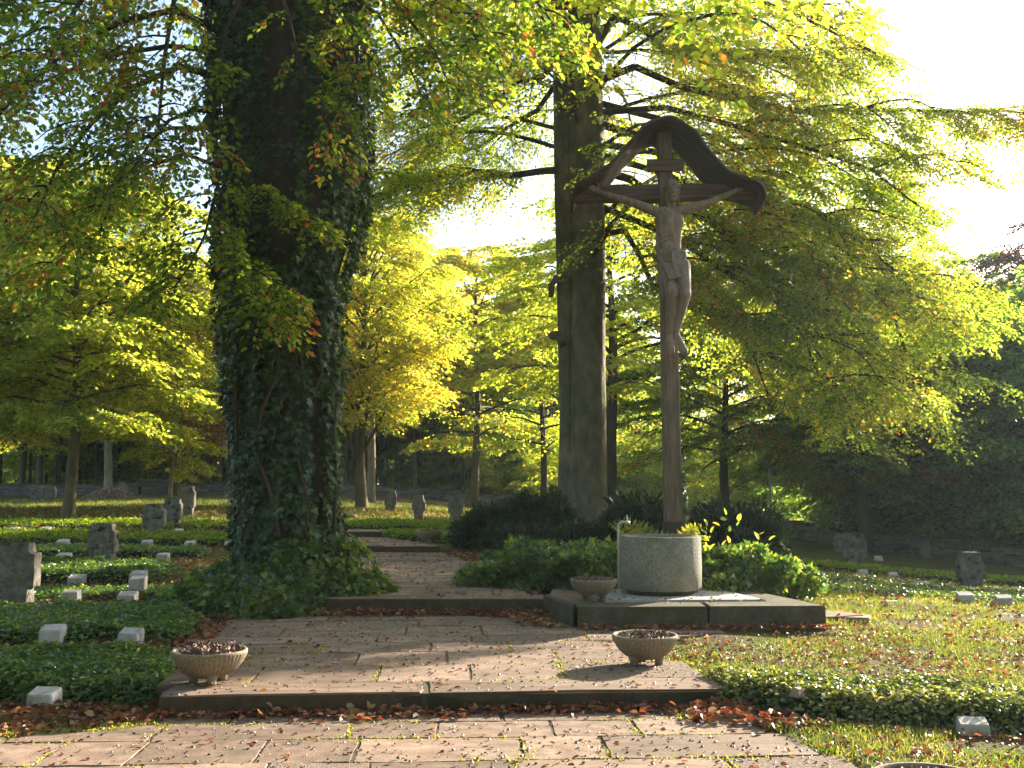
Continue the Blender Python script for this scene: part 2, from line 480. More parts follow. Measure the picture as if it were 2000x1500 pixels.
b = n.new('ShaderNodeBsdfPrincipled'); b.inputs['Base Color'].default_value = (0.75, 0.76, 0.78, 1); b.inputs['Metallic'].default_value = 0.9; b.inputs['Roughness'].default_value = 0.3
o_ = n.new('ShaderNodeOutputMaterial'); l.new(b.outputs[0], o_.inputs[0]); M_chrome = m

# ------------------------------------------------------------------ terrain
CTRL = []
def cp(x, y, Y): CTRL.append(tuple(px(x, y, Y)))
for x, y in ((-8, 0), (0, 0), (8, 0), (-5, 6), (0, 6), (4, 6), (0, 7.6), (1.6, 7.6), (-2.6, 7.6)): CTRL.append((x, y, 0.0))
CTRL += [(2, 9, .05), (5, 9, .02), (9, 10, -.05), (3.6, 11, .1), (7, 12.5, .0), (4, 15, .1), (6.5, 14.5, 0.0), (12, 16, -.25), (3, 20, .15), (7.9, 18.5, -.28), (7.7, 23, -.25),
         (6, 28, -.25), (13, 24, -.6), (1, 22.5, .33), (-1, 16, .26), (-2.5, 20.5, .34), (-3.5, 24, .44), (-4.5, 29, .6), (-2, 30, .6), (0, 35, .45), (4, 35, .15), (-3, 13, .2), (0, 12.2, .2),
         (-4, 9.6, .10), (-6, 12.5, .14), (-5, 14, .2), (-7, 17, .3), (-8, 20, .4), (-8, 23, .47), (-8, 28, .66), (-13, 30, .7), (-25, 20, .4), (-15, 10, .1), (-5, 36, .76),
         (-40, 90, 1.4), (0, 90, .7), (30, 60, -.8), (40, 90, -.5), (30, 20, -1.0), (30, 5, -.4), (-30, 0, 0), (0, -25, 0), (70, 160, 0), (-70, 160, 1.5), (0, 160, 1), (70, 0, -1), (-70, 40, 1)]
cp(95, 983, 42); cp(650, 965, 60); cp(0, 968, 60); cp(-300, 968, 60); cp(1000, 989, 58); cp(1250, 1012, 52); cp(1515, 1042, 46); cp(1700, 1075, 38); cp(2000, 1108, 32); cp(2300, 1140, 28)
cp(135, 1012, 30); cp(700, 991, 38); cp(890, 1015, 30)
A_ = np.array(CTRL)
def _tps(r2): return r2 * np.log(r2 + 1e-6)
NC = n_ = len(A_)
d2 = ((A_[:, None, :2] - A_[None, :, :2]) ** 2).sum(-1) / 100.0
K_ = _tps(d2) + np.eye(n_) * 0.03
P_ = np.concatenate([np.ones((n_, 1)), A_[:, :2] / 10.0], 1)
M_ = np.block([[K_, P_], [P_.T, np.zeros((3, 3))]])
W_ = np.linalg.solve(M_, np.concatenate([A_[:, 2], np.zeros(3)]))


def terr(x, y):
    x = np.asarray(x, float); y = np.asarray(y, float)
    sh = x.shape
    x = np.clip(x.ravel(), -72, 72); y = np.clip(y.ravel(), -26, 162)
    out = np.zeros(len(x))
    for s in range(0, len(x), 20000):
        a, b = x[s:s + 20000], y[s:s + 20000]
        r2 = ((a[:, None] - A_[None, :, 0]) ** 2 + (b[:, None] - A_[None, :, 1]) ** 2) / 100.0
        out[s:s + 20000] = _tps(r2) @ W_[:NC] + W_[NC] + W_[NC + 1] * a / 10 + W_[NC + 2] * b / 10
    return np.clip(out, -2.0, 2.2).reshape(sh)


def tz(x, y): return float(terr(np.array([x]), np.array([y]))[0])


def gp(x, y, y0=6.0, y1=80.0):
    """where the ray through pixel (x, y) meets the terrain"""
    Y = np.arange(y0, y1, 0.05)
    p1 = px(x, y, 10.0)
    X = p1.x / 10.0 * Y
    Z = EYE + (p1.z - EYE) / 10.0 * Y
    d = Z - terr(X, Y)
    k = np.nonzero(d <= 0)[0]
    k = k[0] if len(k) else int(np.argmin(np.abs(d)))
    return Vector((float(X[k]), float(Y[k]), tz(X[k], Y[k])))


# paved areas: polygon, surface height
POLY_LOW = [(-9, 2.0), (2.7, 2.0), (2.1, 5.4), (1.95, 6.1), (1.62, 7.2), (1.58, 7.85), (-2.6, 7.5), (-3.1, 7.05), (-9, 6.3)]
POLY_MID = [(-2.48, 7.38), (1.56, 7.70), (1.42, 8.8), (0.85, 10.0), (1.9, 10.42), (2.1, 10.9), (1.8, 11.3), (0.5, 12.2), (-3.7, 12.35), (-3.05, 10.1)]
POLY_UP = [(-2.4, 12.1), (0.42, 12.1), (-0.3, 16.2), (-1.43, 20.6), (-4.0, 20.6), (-3.2, 15)]
POLY_UP2 = [(-3.8, 20.55), (-1.43, 20.55), (-2.95, 24.4), (-4.8, 24.4)]
POLY_UP3 = [(-4.8, 24.35), (-2.95, 24.35), (-4.5, 29.4), (-6.2, 29.4)]
PAVED = [(POLY_LOW, 0.0), (POLY_MID, 0.13), (POLY_UP, 0.30), (POLY_UP2, 0.42), (POLY_UP3, 0.54)]


def paved_z(x, y):
    """surface height of paving or nan"""
    z = np.full(np.shape(x), np.nan)
    for poly, h in PAVED:
        z = np.where(inpoly(x, y, poly), h, z)
    return z


xs = np.concatenate([np.linspace(-150, -40, 12)[:-1], np.linspace(-40, -9, 50)[:-1], np.linspace(-9, 10, 150)[:-1], np.linspace(10, 40, 50)[:-1], np.linspace(40, 150, 12)])
ys = np.concatenate([np.linspace(-120, 0, 12)[:-1], np.linspace(0, 4, 8)[:-1], np.linspace(4, 16, 110)[:-1], np.linspace(16, 32, 80)[:-1], np.linspace(32, 80, 90)[:-1], np.linspace(80, 180, 16)])
XX, YY = np.meshgrid(xs, ys)
ZZ = terr(XX, YY) + 0.018 * vnoise(XX, YY, 1.3, 3) * (np.abs(XX) < 40)
pz = paved_z(XX, YY)
for dx, dy in ((.12, 0), (-.12, 0), (0, .12), (0, -.12)):
    q = paved_z(XX + dx, YY + dy); pz = np.fmin(pz, q)
ZZ = np.where(np.isnan(pz), ZZ, np.minimum(ZZ, pz - 0.07))
V = np.stack([XX.ravel(), YY.ravel(), ZZ.ravel()], 1)
nx, ny = len(xs), len(ys)
ii = (np.arange(ny - 1)[:, None] * nx + np.arange(nx - 1)[None, :]).ravel()
mb = MB()
mb.v.append(V.astype(np.float32)); mb.n = len(V)
quad = np.stack([ii, ii + 1, ii + 1 + nx, ii + nx], 1)
mb.li.append(quad.ravel()); mb.ls.append(np.arange(len(quad)) * 4); mb.nl = quad.size
mb.mi.append(np.zeros(len(quad), np.int32)); mb.sm.append(np.ones(len(quad), bool))

# ground material: soil, thin grass, leaf litter in patches
m, n, l = mat_new('ground_soil_and_litter')
tc = n.new('ShaderNodeTexCoord')
def noise(scale, detail=6, rough=0.6):
    k = n.new('ShaderNodeTexNoise'); k.inputs['Scale'].default_value = scale; k.inputs['Detail'].default_value = detail; k.inputs['Roughness'].default_value = rough
    l.new(tc.outputs['Object'], k.inputs['Vector']); return k.outputs['Fac']
def mrange(s, a, b):
    k = n.new('ShaderNodeMapRange'); k.inputs['From Min'].default_value = a; k.inputs['From Max'].default_value = b; l.new(s, k.inputs['Value']); return k.outputs[0]
def mixc(f, a, c):
    k = n.new('ShaderNodeMix'); k.data_type = 'RGBA'; l.new(f, k.inputs[0])
    if isinstance(a, tuple): k.inputs[6].default_value = (*a, 1)
    else: l.new(a, k.inputs[6])
    if isinstance(c, tuple): k.inputs[7].default_value = (*c, 1)
    else: l.new(c, k.inputs[7])
    return k.outputs[2]
g = mixc(noise(9), (0.035, 0.045, 0.012), (0.085, 0.10, 0.018))
g = mixc(mrange(noise(60, 3), 0.45, 0.62), g, (0.12, 0.14, 0.025))
lit = mixc(noise(22, 4), (0.05, 0.028, 0.016), (0.14, 0.06, 0.028))
g = mixc(mrange(noise(1.1, 6), 0.46, 0.62), g, lit)
b = n.new('ShaderNodeBsdfPrincipled'); b.inputs['Roughness'].default_value = 0.95; b.inputs['Specular IOR Level'].default_value = 0.1
l.new(g, b.inputs['Base Color'])
bp = n.new('ShaderNodeBump'); bp.inputs['Strength'].default_value = 0.9; bp.inputs['Distance'].default_value = 0.03
l.new(noise(35, 6), bp.inputs['Height']); l.new(bp.outputs[0], b.inputs['Normal'])
o_ = n.new('ShaderNodeOutputMaterial'); l.new(b.outputs[0], o_.inputs[0])
ground = mb.build('ground', m)
tag(ground, kind='structure')

# ------------------------------------------------------------------ paving
def slab_mesh(name, rnd, top_rough=0.0, mat=M_stone):
    """1 x 1 m slab, 0.1 thick, top at z = 0, uneven worn edges"""
    mb = MB()
    k = 4
    def ring(z, ins, amp):
        pts = []
        for s in range(4):
            for i in range(k):
                t = i / k - 0.5
                e = 0.5 - ins
                p = [(t * 2 * e, -e), (e, t * 2 * e), (-t * 2 * e, e), (-e, -t * 2 * e)][s]
                pts.append((p[0] + rnd.uniform(-amp, amp), p[1] + rnd.uniform(-amp, amp), z))
        return np.array(pts)
    r0 = ring(-0.1, 0.0, 0.006); r1 = ring(-0.014, 0.002, 0.008); r2 = r1.copy()
    c = r2.mean(0); r2[:, :2] = c[:2] + (r2[:, :2] - c[:2]) * 0.984; r2[:, 2] = 0 + np.array([rnd.uniform(-.003, .003) for _ in r2])
    n = len(r0)
    V = np.concatenate([r0, r1, r2, [[0, 0, 0.002]]])
    F = []
    for a in (0, 1):
        for j in range(n):
            F.append((a * n + j, a * n + (j + 1) % n, (a + 1) * n + (j + 1) % n, (a + 1) * n + j))
    for j in range(n): F.append((2 * n + j, 2 * n + (j + 1) % n, 3 * n))
    mb.add(V, F)
    return mb.mesh(name, mat)


rs = random.Random(4)
SLABS = [slab_mesh('flagstone', rs) for _ in range(5)]
SLABS_R = [slab_mesh('rough_flagstone', rs, mat=M_stonerough) for _ in range(3)]
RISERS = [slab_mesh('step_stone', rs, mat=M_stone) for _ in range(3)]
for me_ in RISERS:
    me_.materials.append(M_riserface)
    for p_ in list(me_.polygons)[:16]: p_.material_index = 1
JOINTS = []


def bed(name, poly, h, depth=0.25):
    mb = MB()
    n = len(poly)
    top = [(p[0], p[1], h - 0.007) for p in poly]; bot = [(p[0], p[1], h - depth) for p in poly]
    cx = sum(p[0] for p in poly) / n; cyy = sum(p[1] for p in poly) / n
    mb.add(top + bot, [tuple(range(n))] + [((i + 1) % n, i, i + n, (i + 1) % n + n) for i in range(n)])
    o = mb.build(name, M_mortar)
    return tag(o, kind='structure')


def lay(parent, poly, h, slope, rows, lens, rnd, first_edge=None, rough=0.15, skip=None, thick=1.0):
    """rows of flags in a polygon; rows follow y = y0 + slope * x"""
    ys_ = [p[1] - slope * p[0] for p in poly]
    y = min(ys_)
    ymax = max(ys_)
    k = 0
    out = 0
    sx = np.linspace(min(p[0] for p in poly) - .1, max(p[0] for p in poly) + .1, 400)
    while y < ymax - 0.08:
        w = first_edge if (k == 0 and first_edge) else rnd.uniform(*rows)
        ym = y + w / 2
        ins = inpoly(sx, ym + slope * sx, poly)
        if ins.any():
            x0, x1 = sx[ins].min(), sx[ins].max()
            x = x0 - (0 if (k == 0 and first_edge) else rnd.uniform(0, 0.12))
            while x < x1 - 0.12:
                ln = rnd.uniform(*(lens if not (k == 0 and first_edge) else (lens[0] * 1.5, lens[1] * 1.5)))
                if x + ln > x1 - 0.2: ln = max(0.25, x1 - x + rnd.uniform(0, 0.05))
                xm = x + ln / 2
                if skip is None or not skip(xm, ym + slope * xm):
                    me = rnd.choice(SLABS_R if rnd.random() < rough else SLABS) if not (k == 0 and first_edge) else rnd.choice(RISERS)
                    o = bpy.data.objects.new('flagstone', me)
                    C.objects.link(o)
                    o.parent = parent
                    th = 1.7 if (k == 0 and first_edge) else thick
                    o.location = (xm, ym + slope * xm, h + rnd.uniform(-.004, .003))
                    o.rotation_euler = (rnd.uniform(-.006, .006), rnd.uniform(-.005, .005), math.atan(slope) + rnd.uniform(-.006, .006) + (PI if rnd.random() < .5 and k else 0))
                    o.scale = (ln - rnd.uniform(.004, .010), w - rnd.uniform(.004, .010), th)
                    JOINTS.append(((x + ln, y + slope * (x + ln)), (x + ln, y + w + slope * (x + ln)), h))
                    out += 1
                x += ln
            JOINTS.append(((x0, y + w + slope * x0), (x1, y + w + slope * x1), h))
        y += w
        k += 1
    return out


rnd = random.Random(21)
pv = bed('lower_pavement', POLY_LOW, 0.0)
lay(pv, [p if p[1] > 4.8 else (p[0], 4.8) for p in POLY_LOW if p[1] > 2.5 or True][:0] or [(-4.4, 5.0), (2.3, 5.0), (1.95, 6.1), (1.62, 7.2), (1.58, 7.85), (-2.6, 7.5), (-3.1, 7.05), (-4.4, 6.9)], 0.0, 0.05, (.34, .70), (.50, 1.35), rnd, rough=.28)
terr_mid = bed('middle_terrace', POLY_MID, 0.13)
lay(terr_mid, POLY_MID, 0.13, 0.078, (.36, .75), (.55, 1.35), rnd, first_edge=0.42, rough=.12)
up1 = bed('upper_path', POLY_UP, 0.30)
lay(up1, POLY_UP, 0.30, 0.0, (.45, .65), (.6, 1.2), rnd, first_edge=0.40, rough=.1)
up2 = bed('second_path_level', POLY_UP2, 0.42)
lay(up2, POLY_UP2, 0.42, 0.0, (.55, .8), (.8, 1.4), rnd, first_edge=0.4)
up3 = bed('third_path_level', POLY_UP3, 0.54)
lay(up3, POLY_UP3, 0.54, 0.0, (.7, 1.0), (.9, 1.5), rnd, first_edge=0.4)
# loose flags lying in the grass beside the platform
for (x, y, sx_, sy_, r) in ((1625, 1208, .55, .4, .3), (1668, 1212, .35, .3, -.4)):
    p = gp(x, y)
    o = link('flagstone', SLABS[1], terr_mid, (p.x, p.y, p.z + .05), r); o.scale = (sx_, sy_, 1)

# ------------------------------------------------------------------ platform under the basin
plat = empty('stone_platform', (1.9, 11.6, 0.13), 'low mossy stone platform carrying the round basin and one planter bowl', 'platform')
PH = 0.35
def prism(name, poly, z0, z1, mat, parent, batter=0.0, bev=0.012):
    mb = MB()
    c = np.mean(np.array(poly), 0)
    def ring(z, s):
        out = []
        for p in poly:
            d = np.array(p) - c; L = np.linalg.norm(d)
            q = c + d * (1 - s / L)
            out.append((q[0], q[1], z))
        return np.array(out)
    loft(mb, [ring(z0, 0), ring(z1 - bev, batter * 0.8), ring(z1, batter + bev)], True, 0, False)
    o = mb.build(name, mat, parent)
    if parent: o.matrix_parent_inverse = parent.matrix_basis.inverted()
    return o
bpy.context.view_layer.update()
FL, FR = (0.68, 10.84), (3.31, 10.97)
J = (2.06, 10.905)
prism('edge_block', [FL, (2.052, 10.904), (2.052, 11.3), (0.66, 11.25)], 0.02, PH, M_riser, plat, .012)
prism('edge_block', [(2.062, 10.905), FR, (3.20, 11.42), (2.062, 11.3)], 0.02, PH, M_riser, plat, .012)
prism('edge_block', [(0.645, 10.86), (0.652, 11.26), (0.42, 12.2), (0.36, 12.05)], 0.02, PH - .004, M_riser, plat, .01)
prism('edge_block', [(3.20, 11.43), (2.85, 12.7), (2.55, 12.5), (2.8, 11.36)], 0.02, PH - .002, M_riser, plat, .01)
prism('infill_slab', [(0.66, 11.262), (2.06, 11.312), (2.79, 11.37), (2.54, 12.52), (2.4, 13.1), (0.5, 12.9), (0.44, 12.2)], 0.05, PH - .012, M_stone, plat, .0)
prism('pale_slab', [(1.02, 11.36), (2.78, 11.42), (2.55, 12.3), (1.5, 12.75), (0.9, 12.3)], PH - .012, PH + .016, M_slab, plat, .0, .004)

# ------------------------------------------------------------------ round basin with its water tap
BX, BY = 1.735, 12.13
bas = empty('stone_basin', (BX, BY, PH + .016), 'round washed-concrete water basin standing on the platform before the cross', 'basin')
mb = MB()
def lathe(mb, prof, n, mat=0, smooth=True, fn=None):
    rings = []
    for r, z in prof:
        t = np.linspace(0, 2 * PI, n, endpoint=False)
        rr = r if fn is None else r + fn(t, r, z)
        rings.append(np.stack([rr * np.cos(t), rr * np.sin(t), np.full(n, z)], 1))
    return loft(mb, rings, True, mat, smooth)
R_ = 0.475
wob = lambda t, r, z: 0.0018 * np.sin(7 * t + 9 * z) + 0.001 * np.sin(23 * t + 31 * z)
lathe(mb, [(R_ - .10, .05), (R_ - .015, .05), (R_, .065), (R_ + .002, .3), (R_, .645), (R_ - .012, .66), (R_ - .07, .66), (R_ - .08, .645), (R_ - .085, .16), (.02, .15)], 96, fn=wob)
mb.build('basin_body', M_basin, bas)
mb = MB(); lathe(mb, [(R_ - .09, 0.0), (R_ - .085, .048), (R_ - .2, .0495)], 48); mb.build('plinth', M_riser, bas)
mb = MB(); lathe(mb, [(R_ - .088, .50), (R_ - .09, .515), (.02, .515)], 48)
m, n, l = mat_new('still_dark_water'); b = n.new('ShaderNodeBsdfPrincipled'); b.inputs['Base Color'].default_value = (.02, .025, .018, 1); b.inputs['Roughness'].default_value = .05; o_ = n.new('ShaderNodeOutputMaterial'); l.new(b.outputs[0], o_.inputs[0])
mb.build('water', m, bas)

TP = px(1208, 1150, 11.9)
tp = empty('water_tap', (TP.x, 11.88, PH + .016), 'thin grey standpipe with bent neck and small shining tap beside the basin', 'tap')
hz = px(1208, 1020, 11.88).z - PH - .016
mb = MB()
tube(mb, [(0, 0, 0), (0, 0, hz - .05), (.006, 0, hz - .02), (.03, 0, hz), (.06, 0, hz + .003), (.085, 0, hz + .003)], .0125, 12)
mb.build('pipe', M_metal, tp)
for pts_, r_f in (([(0, 0, .002), (0, 0, .06)], .02), ([(0, 0, hz - .11), (0, 0, hz - .085)], .0165), ([(.035, 0, hz + .002), (.058, 0, hz + .003)], .0168)):
    mb = MB(); tube(mb, pts_, r_f, 10); mb.build('fitting', M_metal, tp)
mb = MB(); tube(mb, [(.086, 0, hz + .003), (.115, 0, hz + .006), (.128, 0, hz), (.136, 0, hz - .03)], [.014, .017, .014, .010], 12)
mb.build('spout', M_chrome, tp)
mb = MB(); tube(mb, [(.108, 0, hz + .02), (.108, 0, hz + .045)], .006, 8); box(mb, (.104, 0, hz + .062), (.012, .035, .04), 0, .003)
mb.build('handle', M_chrome, tp)

# ------------------------------------------------------------------ planter bowls
def bowl_meshes():
    mb = MB()
    R = 0.277
    prof = [(.06, .050), (.120, .052), (.165, .075), (.205, .108), (.240, .150), (.263, .190), (.274, .220), (R, .232), (R, .243), (.270, .249), (.255, .247), (.248, .235), (.235, .205), (.19, .16), (.02, .15)]
    def fl(t, r, z):
        return (0.0042 * np.sin(46 * t + 14 * z) if 0.07 < z < 0.225 and r > .16 else 0)
    # densify outer profile
    P = []
    for i in range(len(prof) - 1):
        n = 3 if i < 7 else 1
        for k in range(n):
            P.append(tuple(np.array(prof[i]) + (np.array(prof[i + 1]) - np.array(prof[i])) * k / n))
    P.append(prof[-1])
    lathe(mb, P, 184, fn=fl)
    body = mb.mesh('bowl', M_bowl)
    mb = MB()
    for a in (0,):
        c = []
        tube(mb, [(0.118, 0, -.0), (0.122, 0, .035), (0.128, 0, .085)], [.033, .036, .05], 10)
    foot = mb.mesh('foot', M_bowl)
    mb = MB()
    g = np.random.default_rng(3)
    n = 40
    rings = [np.stack([r * np.cos(t), r * np.sin(t), z + 0.006 * g.standard_normal(n)], 1) for r, z in ((.246, .222), (.19, .236), (.12, .252), (.05, .262)) for t in [np.linspace(0, 2 * PI, n, endpoint=False)]]
    loft(mb, rings, True, 0, False)
    k = 900
    a = g.uniform(0, 2 * PI, k); r = .235 * np.sqrt(g.uniform(0, 1, k))
    bumpz = 0.02 * vnoise(r * np.cos(a), r * np.sin(a), 12, 5)
    P = np.stack([r * np.cos(a), r * np.sin(a), .236 + .03 * (1 - (r / .235) ** 2) + g.uniform(-.006, .014, k) + bumpz], 1)
    leaves(mb, P, g.standard_normal((k, 3)) + [0, 0, .4], g.standard_normal((k, 3)), g.uniform(.014, .036, k), mat=1)
    soil = mb.mesh('soil', [M_soil, leaf_mat('withered_bits', [(0, (.06, .03, .025)), (.6, (.17, .10, .08)), (1, (.34, .23, .19))], .0)])
    return body, foot, soil
BOWL, FOOT, SOIL = bowl_meshes()
def bowl(loc, label, rz=0, s=1.0):
    t = empty('planter_bowl', loc, label, 'planter', 'shallow fluted planter bowls along the path', rz)
    t.scale = (s, s, s)
    link('bowl', BOWL, t)
    for a in (0.55, 0.55 + 2 * PI / 3, 0.55 + 4 * PI / 3): link('foot', FOOT, t, (0, 0, 0), a)
    s_ = link('soil', SOIL, t, None, rz * 2); s_.scale = (1, 1, 1 if rz == .4 else .92)
    return t
def on(x, y, z):
    """ray through pixel onto the horizontal level z"""
    p = px(x, y, 10.0); k = (z - EYE) / (p.z - EYE)
    return Vector((p.x * k, 10 * k, z))
bowl(on(408, 1334, .13), 'sunlit fluted stone bowl of dried plants on the left end of the front step', .4)
bowl(on(1260, 1297, .13), 'fluted stone bowl of dark soil on the step right in front of the platform', 1.1, .985)
bowl(on(1160, 1172, PH), 'shaded fluted bowl on the platform corner beside the water tap', 2.0, .94)
bowl(on(837, 1060, .42), 'small dark bowl at the end of the path step before the dark yews', 0.2, 1.02)
bowl(on(679, 1021, .54), 'farthest dark bowl, up the path and half hidden by the ivy mound', 0.9, .95)
bowl(Vector((1.95, 4.92, .004)), 'bowl of which only the back rim shows at the bottom edge', 0.1)

# ------------------------------------------------------------------ the wayside cross
YC = 12.95
def q(x, y, dy=0.0): return px(x, y, YC + dy)
zb = 0.2
cross = empty('wayside_cross', (q(1316, 1045).x, YC, zb), 'tall roofed wooden crucifix with carved figure rising behind the round basin', 'crucifix')
def into(o, parent):
    """mesh built in world coordinates -> child"""
    o.matrix_parent_inverse = parent.matrix_basis.inverted()
    return o
def wb(mb, name, mat, parent):
    o = mb.build(name, mat, parent)
    return into(o, parent)
bpy.context.view_layer.update()
mb = MB()
b0, b1 = q(1316, 1045), q(1297, 262)
x_at = lambda z: b0.x + (b1.x - b0.x) * (z - b0.z) / (b1.z - b0.z)
def rect_ring(x, y, z, w, d, c=.012):
    a, b_ = w / 2, d / 2
    return np.array([(x - a + c, y - b_, z), (x + a - c, y - b_, z), (x + a, y - b_ + c, z), (x + a, y + b_ - c, z), (x + a - c, y + b_, z), (x - a + c, y + b_, z), (x - a, y + b_ - c, z), (x - a, y - b_ + c, z)])
zs = np.linspace(1.02, b1.z, 12)
loft(mb, [rect_ring(x_at(z) + .003 * math.sin(z * 5), YC, z, .232 - .06 * (z - zb) / 6, .2 - .03 * (z - zb) / 6) for z in zs], True, 0, False)
wb(mb, 'post', M_wood, cross)
mb = MB()
loft(mb, [rect_ring(x_at(z), YC, z, .246, .214) for z in (zb - .1, px(1316, 1018, YC).z)], True, 0, False)
wb(mb, 'metal_shoe', M_copperroof, cross)
# crossbeam
zc0, zc1 = q(1210, 392).z, q(1210, 363).z
zc = (zc0 + zc1) / 2 ; hb = (q(1300, 363).z - q(1300, 392).z)
xl, xr = q(1124, 378).x, q(1492, 378).x
mb = MB()
def xring(x, yc, z, h, d, c=.01):
    a, b_ = d / 2, h / 2
    return np.array([(x, yc - a, z - b_ + c), (x, yc - a, z + b_ - c), (x, yc - a + c, z + b_), (x, yc + a - c, z + b_), (x, yc + a, z + b_ - c), (x, yc + a, z - b_ + c), (x, yc + a - c, z - b_), (x, yc - a + c, z - b_)])
loft(mb, [xring(x, YC + .012, zc + .006 * math.sin(x * 3) + .02 * (x - 1.9), hb * (1 + .05 * math.sin(x * 4)), .16) for x in np.linspace(xl, xr, 10)], True, 0, False)
wb(mb, 'crossbeam', M_beam, cross)
mb = MB()
tb0, tb1 = q(1264, 333, -.14), q(1335, 310, -.14)
box(mb, ((tb0.x + tb1.x) / 2, YC - .115, (tb0.z + tb1.z) / 2), (tb1.x - tb0.x, .045, tb1.z - tb0.z), 0, .008)
wb(mb, 'title_board', M_beam, cross)
# curved hood: swept sheet with real thickness
outer = [(1119, 372), (1124, 352), (1146, 344), (1180, 325), (1206, 297), (1230, 268), (1255, 241), (1280, 224), (1304, 219), (1328, 225), (1352, 243), (1374, 270), (1394, 297), (1416, 320), (1440, 336), (1466, 344), (1490, 347), (1498, 360), (1503, 378)]
def smooth_curve(pts, n):
    P = np.array(pts, float)
    t = np.concatenate([[0], np.cumsum(np.linalg.norm(np.diff(P, axis=0), axis=1))])
    tt = np.linspace(0, t[-1], n)
    Q = np.stack([np.interp(tt, t, P[:, 0]), np.interp(tt, t, P[:, 1])], 1)
    for _ in range(2): Q[1:-1] = (Q[:-2] + 2 * Q[1:-1] + Q[2:]) / 4
    return Q
oc = smooth_curve(outer, 60)
YF, YB = YC - .44, YC + .36
front = [px(a, b_, YF) for a, b_ in oc]
nseg = 9
rows_ = []
for j in range(nseg + 1):
    f = j / nseg
    row = []
    for i, p in enumerate(front):
        u = abs(i / 59 - .5) * 2
        # the lip curls down a little at the front edge, sheet sinks towards the back; ends draw in round the beam
        zoff = -0.11 * f - 0.035 * max(0, 1 - f * 5) * (1 - u) + 0.012 * math.sin(i * .9 + j * .6)
        pinch = 1.0 if u < .82 else 1 - .35 * (u - .82) / .18
        yy = YC - .02 + (YF + (YB - YF) * f - YC + .02) * pinch * (1.0 if u < .5 else 1 - .22 * (u - .5))
        row.append((p.x + .02 * (f - .5) * math.sin(i * .3), yy, p.z + zoff))
    rows_.append(row)
G = np.array(rows_)
nr, nc = G.shape[:2]
du = np.gradient(G, axis=1); dv = np.gradient(G, axis=0)
NN = unit(np.cross(du.reshape(-1, 3), dv.reshape(-1, 3))).reshape(G.shape)
top, bot = G, G - NN * .035 * np.sign(NN[nr // 2, nc // 2, 2])
V = np.concatenate([top.reshape(-1, 3), bot.reshape(-1, 3)])
N0 = nr * nc
F = []
for j in range(nr - 1):
    for i in range(nc - 1):
        a = j * nc + i
        F.append((a, a + 1, a + 1 + nc, a + nc)); F.append((N0 + a, N0 + a + nc, N0 + a + 1 + nc, N0 + a + 1))
for j in range(nr - 1):
    a = j * nc; F.append((a, a + nc, N0 + a + nc, N0 + a)); a += nc - 1; F.append((a + nc, a, N0 + a, N0 + a + nc))
for i in range(nc - 1):
    F.append((i + 1, i, N0 + i, N0 + i + 1)); a = (nr - 1) * nc + i; F.append((a, a + 1, N0 + a + 1, N0 + a))
mb = MB(); mb.add(V, F, 0, True)
wb(mb, 'curved_hood', M_copperroof, cross)

# carved figure: overlapping solids fused into one skin
def capsule(mb, a, b_, r0, r1, flat=1.0, n=14):
    """tapered capsule, flat = depth factor along Y"""
    a, b_ = np.array(a, float), np.array(b_, float)
    d = b_ - a; L = np.linalg.norm(d); d = d / (L + 1e-9)
    up = np.array([0, 1.0, 0]); s = np.cross(d, up); s /= np.linalg.norm(s) + 1e-9; w = np.cross(s, d)
    rings = []
    for t in np.linspace(-PI / 2 + .25, 0, 4): rings.append((a + d * r0 * math.sin(t), r0 * math.cos(t)))
    for t in np.linspace(0, PI / 2 - .25, 4): rings.append((b_ + d * r1 * math.sin(t), r1 * math.cos(t)))
    R = [np.array([c + (s * math.cos(k) + w * math.sin(k) * flat) * r for k in np.linspace(0, 2 * PI, n, endpoint=False)]) for c, r in rings]
    loft(mb, R, True, 0, True)
def ell(mb, c, r, n=16, tilt=0.0):
    c = np.array(c, float); rings = []
    for t in np.linspace(-PI / 2 + .12, PI / 2 - .12, 10):
        ring = np.array([(r[0] * math.cos(t) * math.cos(k), r[1] * math.cos(t) * math.sin(k), r[2] * math.sin(t)) for k in np.linspace(0, 2 * PI, n, endpoint=False)])
        x = ring[:, 0] * math.cos(tilt) + ring[:, 2] * math.sin(tilt); z = -ring[:, 0] * math.sin(tilt) + ring[:, 2] * math.cos(tilt)
        rings.append(np.stack([x, ring[:, 1], z], 1) + c)
    loft(mb, rings, True, 0, True)
def fuse(o, vox, it=2):
    r = o.modifiers.new('fuse', 'REMESH'); r.mode = 'VOXEL'; r.voxel_size = vox; r.use_smooth_shade = True
    s = o.modifiers.new('smooth', 'SMOOTH'); s.factor = .5; s.iterations = it
K = 0.00662
YB_ = -.20
mb = MB()
# trunk of the body
ell(mb, q(1307, 432, YB_), (.192, .110, .18))
capsule(mb, q(1284, 414, YB_ - .01), q(1334, 411, YB_ - .01), .062, .062, 1.0)
capsule(mb, q(1307, 430, YB_), q(1305, 486, YB_ + .01), .178, .158, .58)
ell(mb, q(1294, 430, YB_ - .05), (.075, .05, .06)); ell(mb, q(1321, 429, YB_ - .05), (.075, .05, .06))
for i in range(4):
    yy = 446 + i * 8
    capsule(mb, q(1304, yy - 4, YB_ - .090), q(1284 + i, yy + 5, YB_ - .050), .010, .012)
    capsule(mb, q(1309, yy - 4, YB_ - .090), q(1328 - i, yy + 5, YB_ - .050), .010, .012)
ell(mb, q(1306, 482, YB_ - .03), (.105, .07, .09))
ell(mb, q(1313, 515, YB_), (.185, .115, .17))
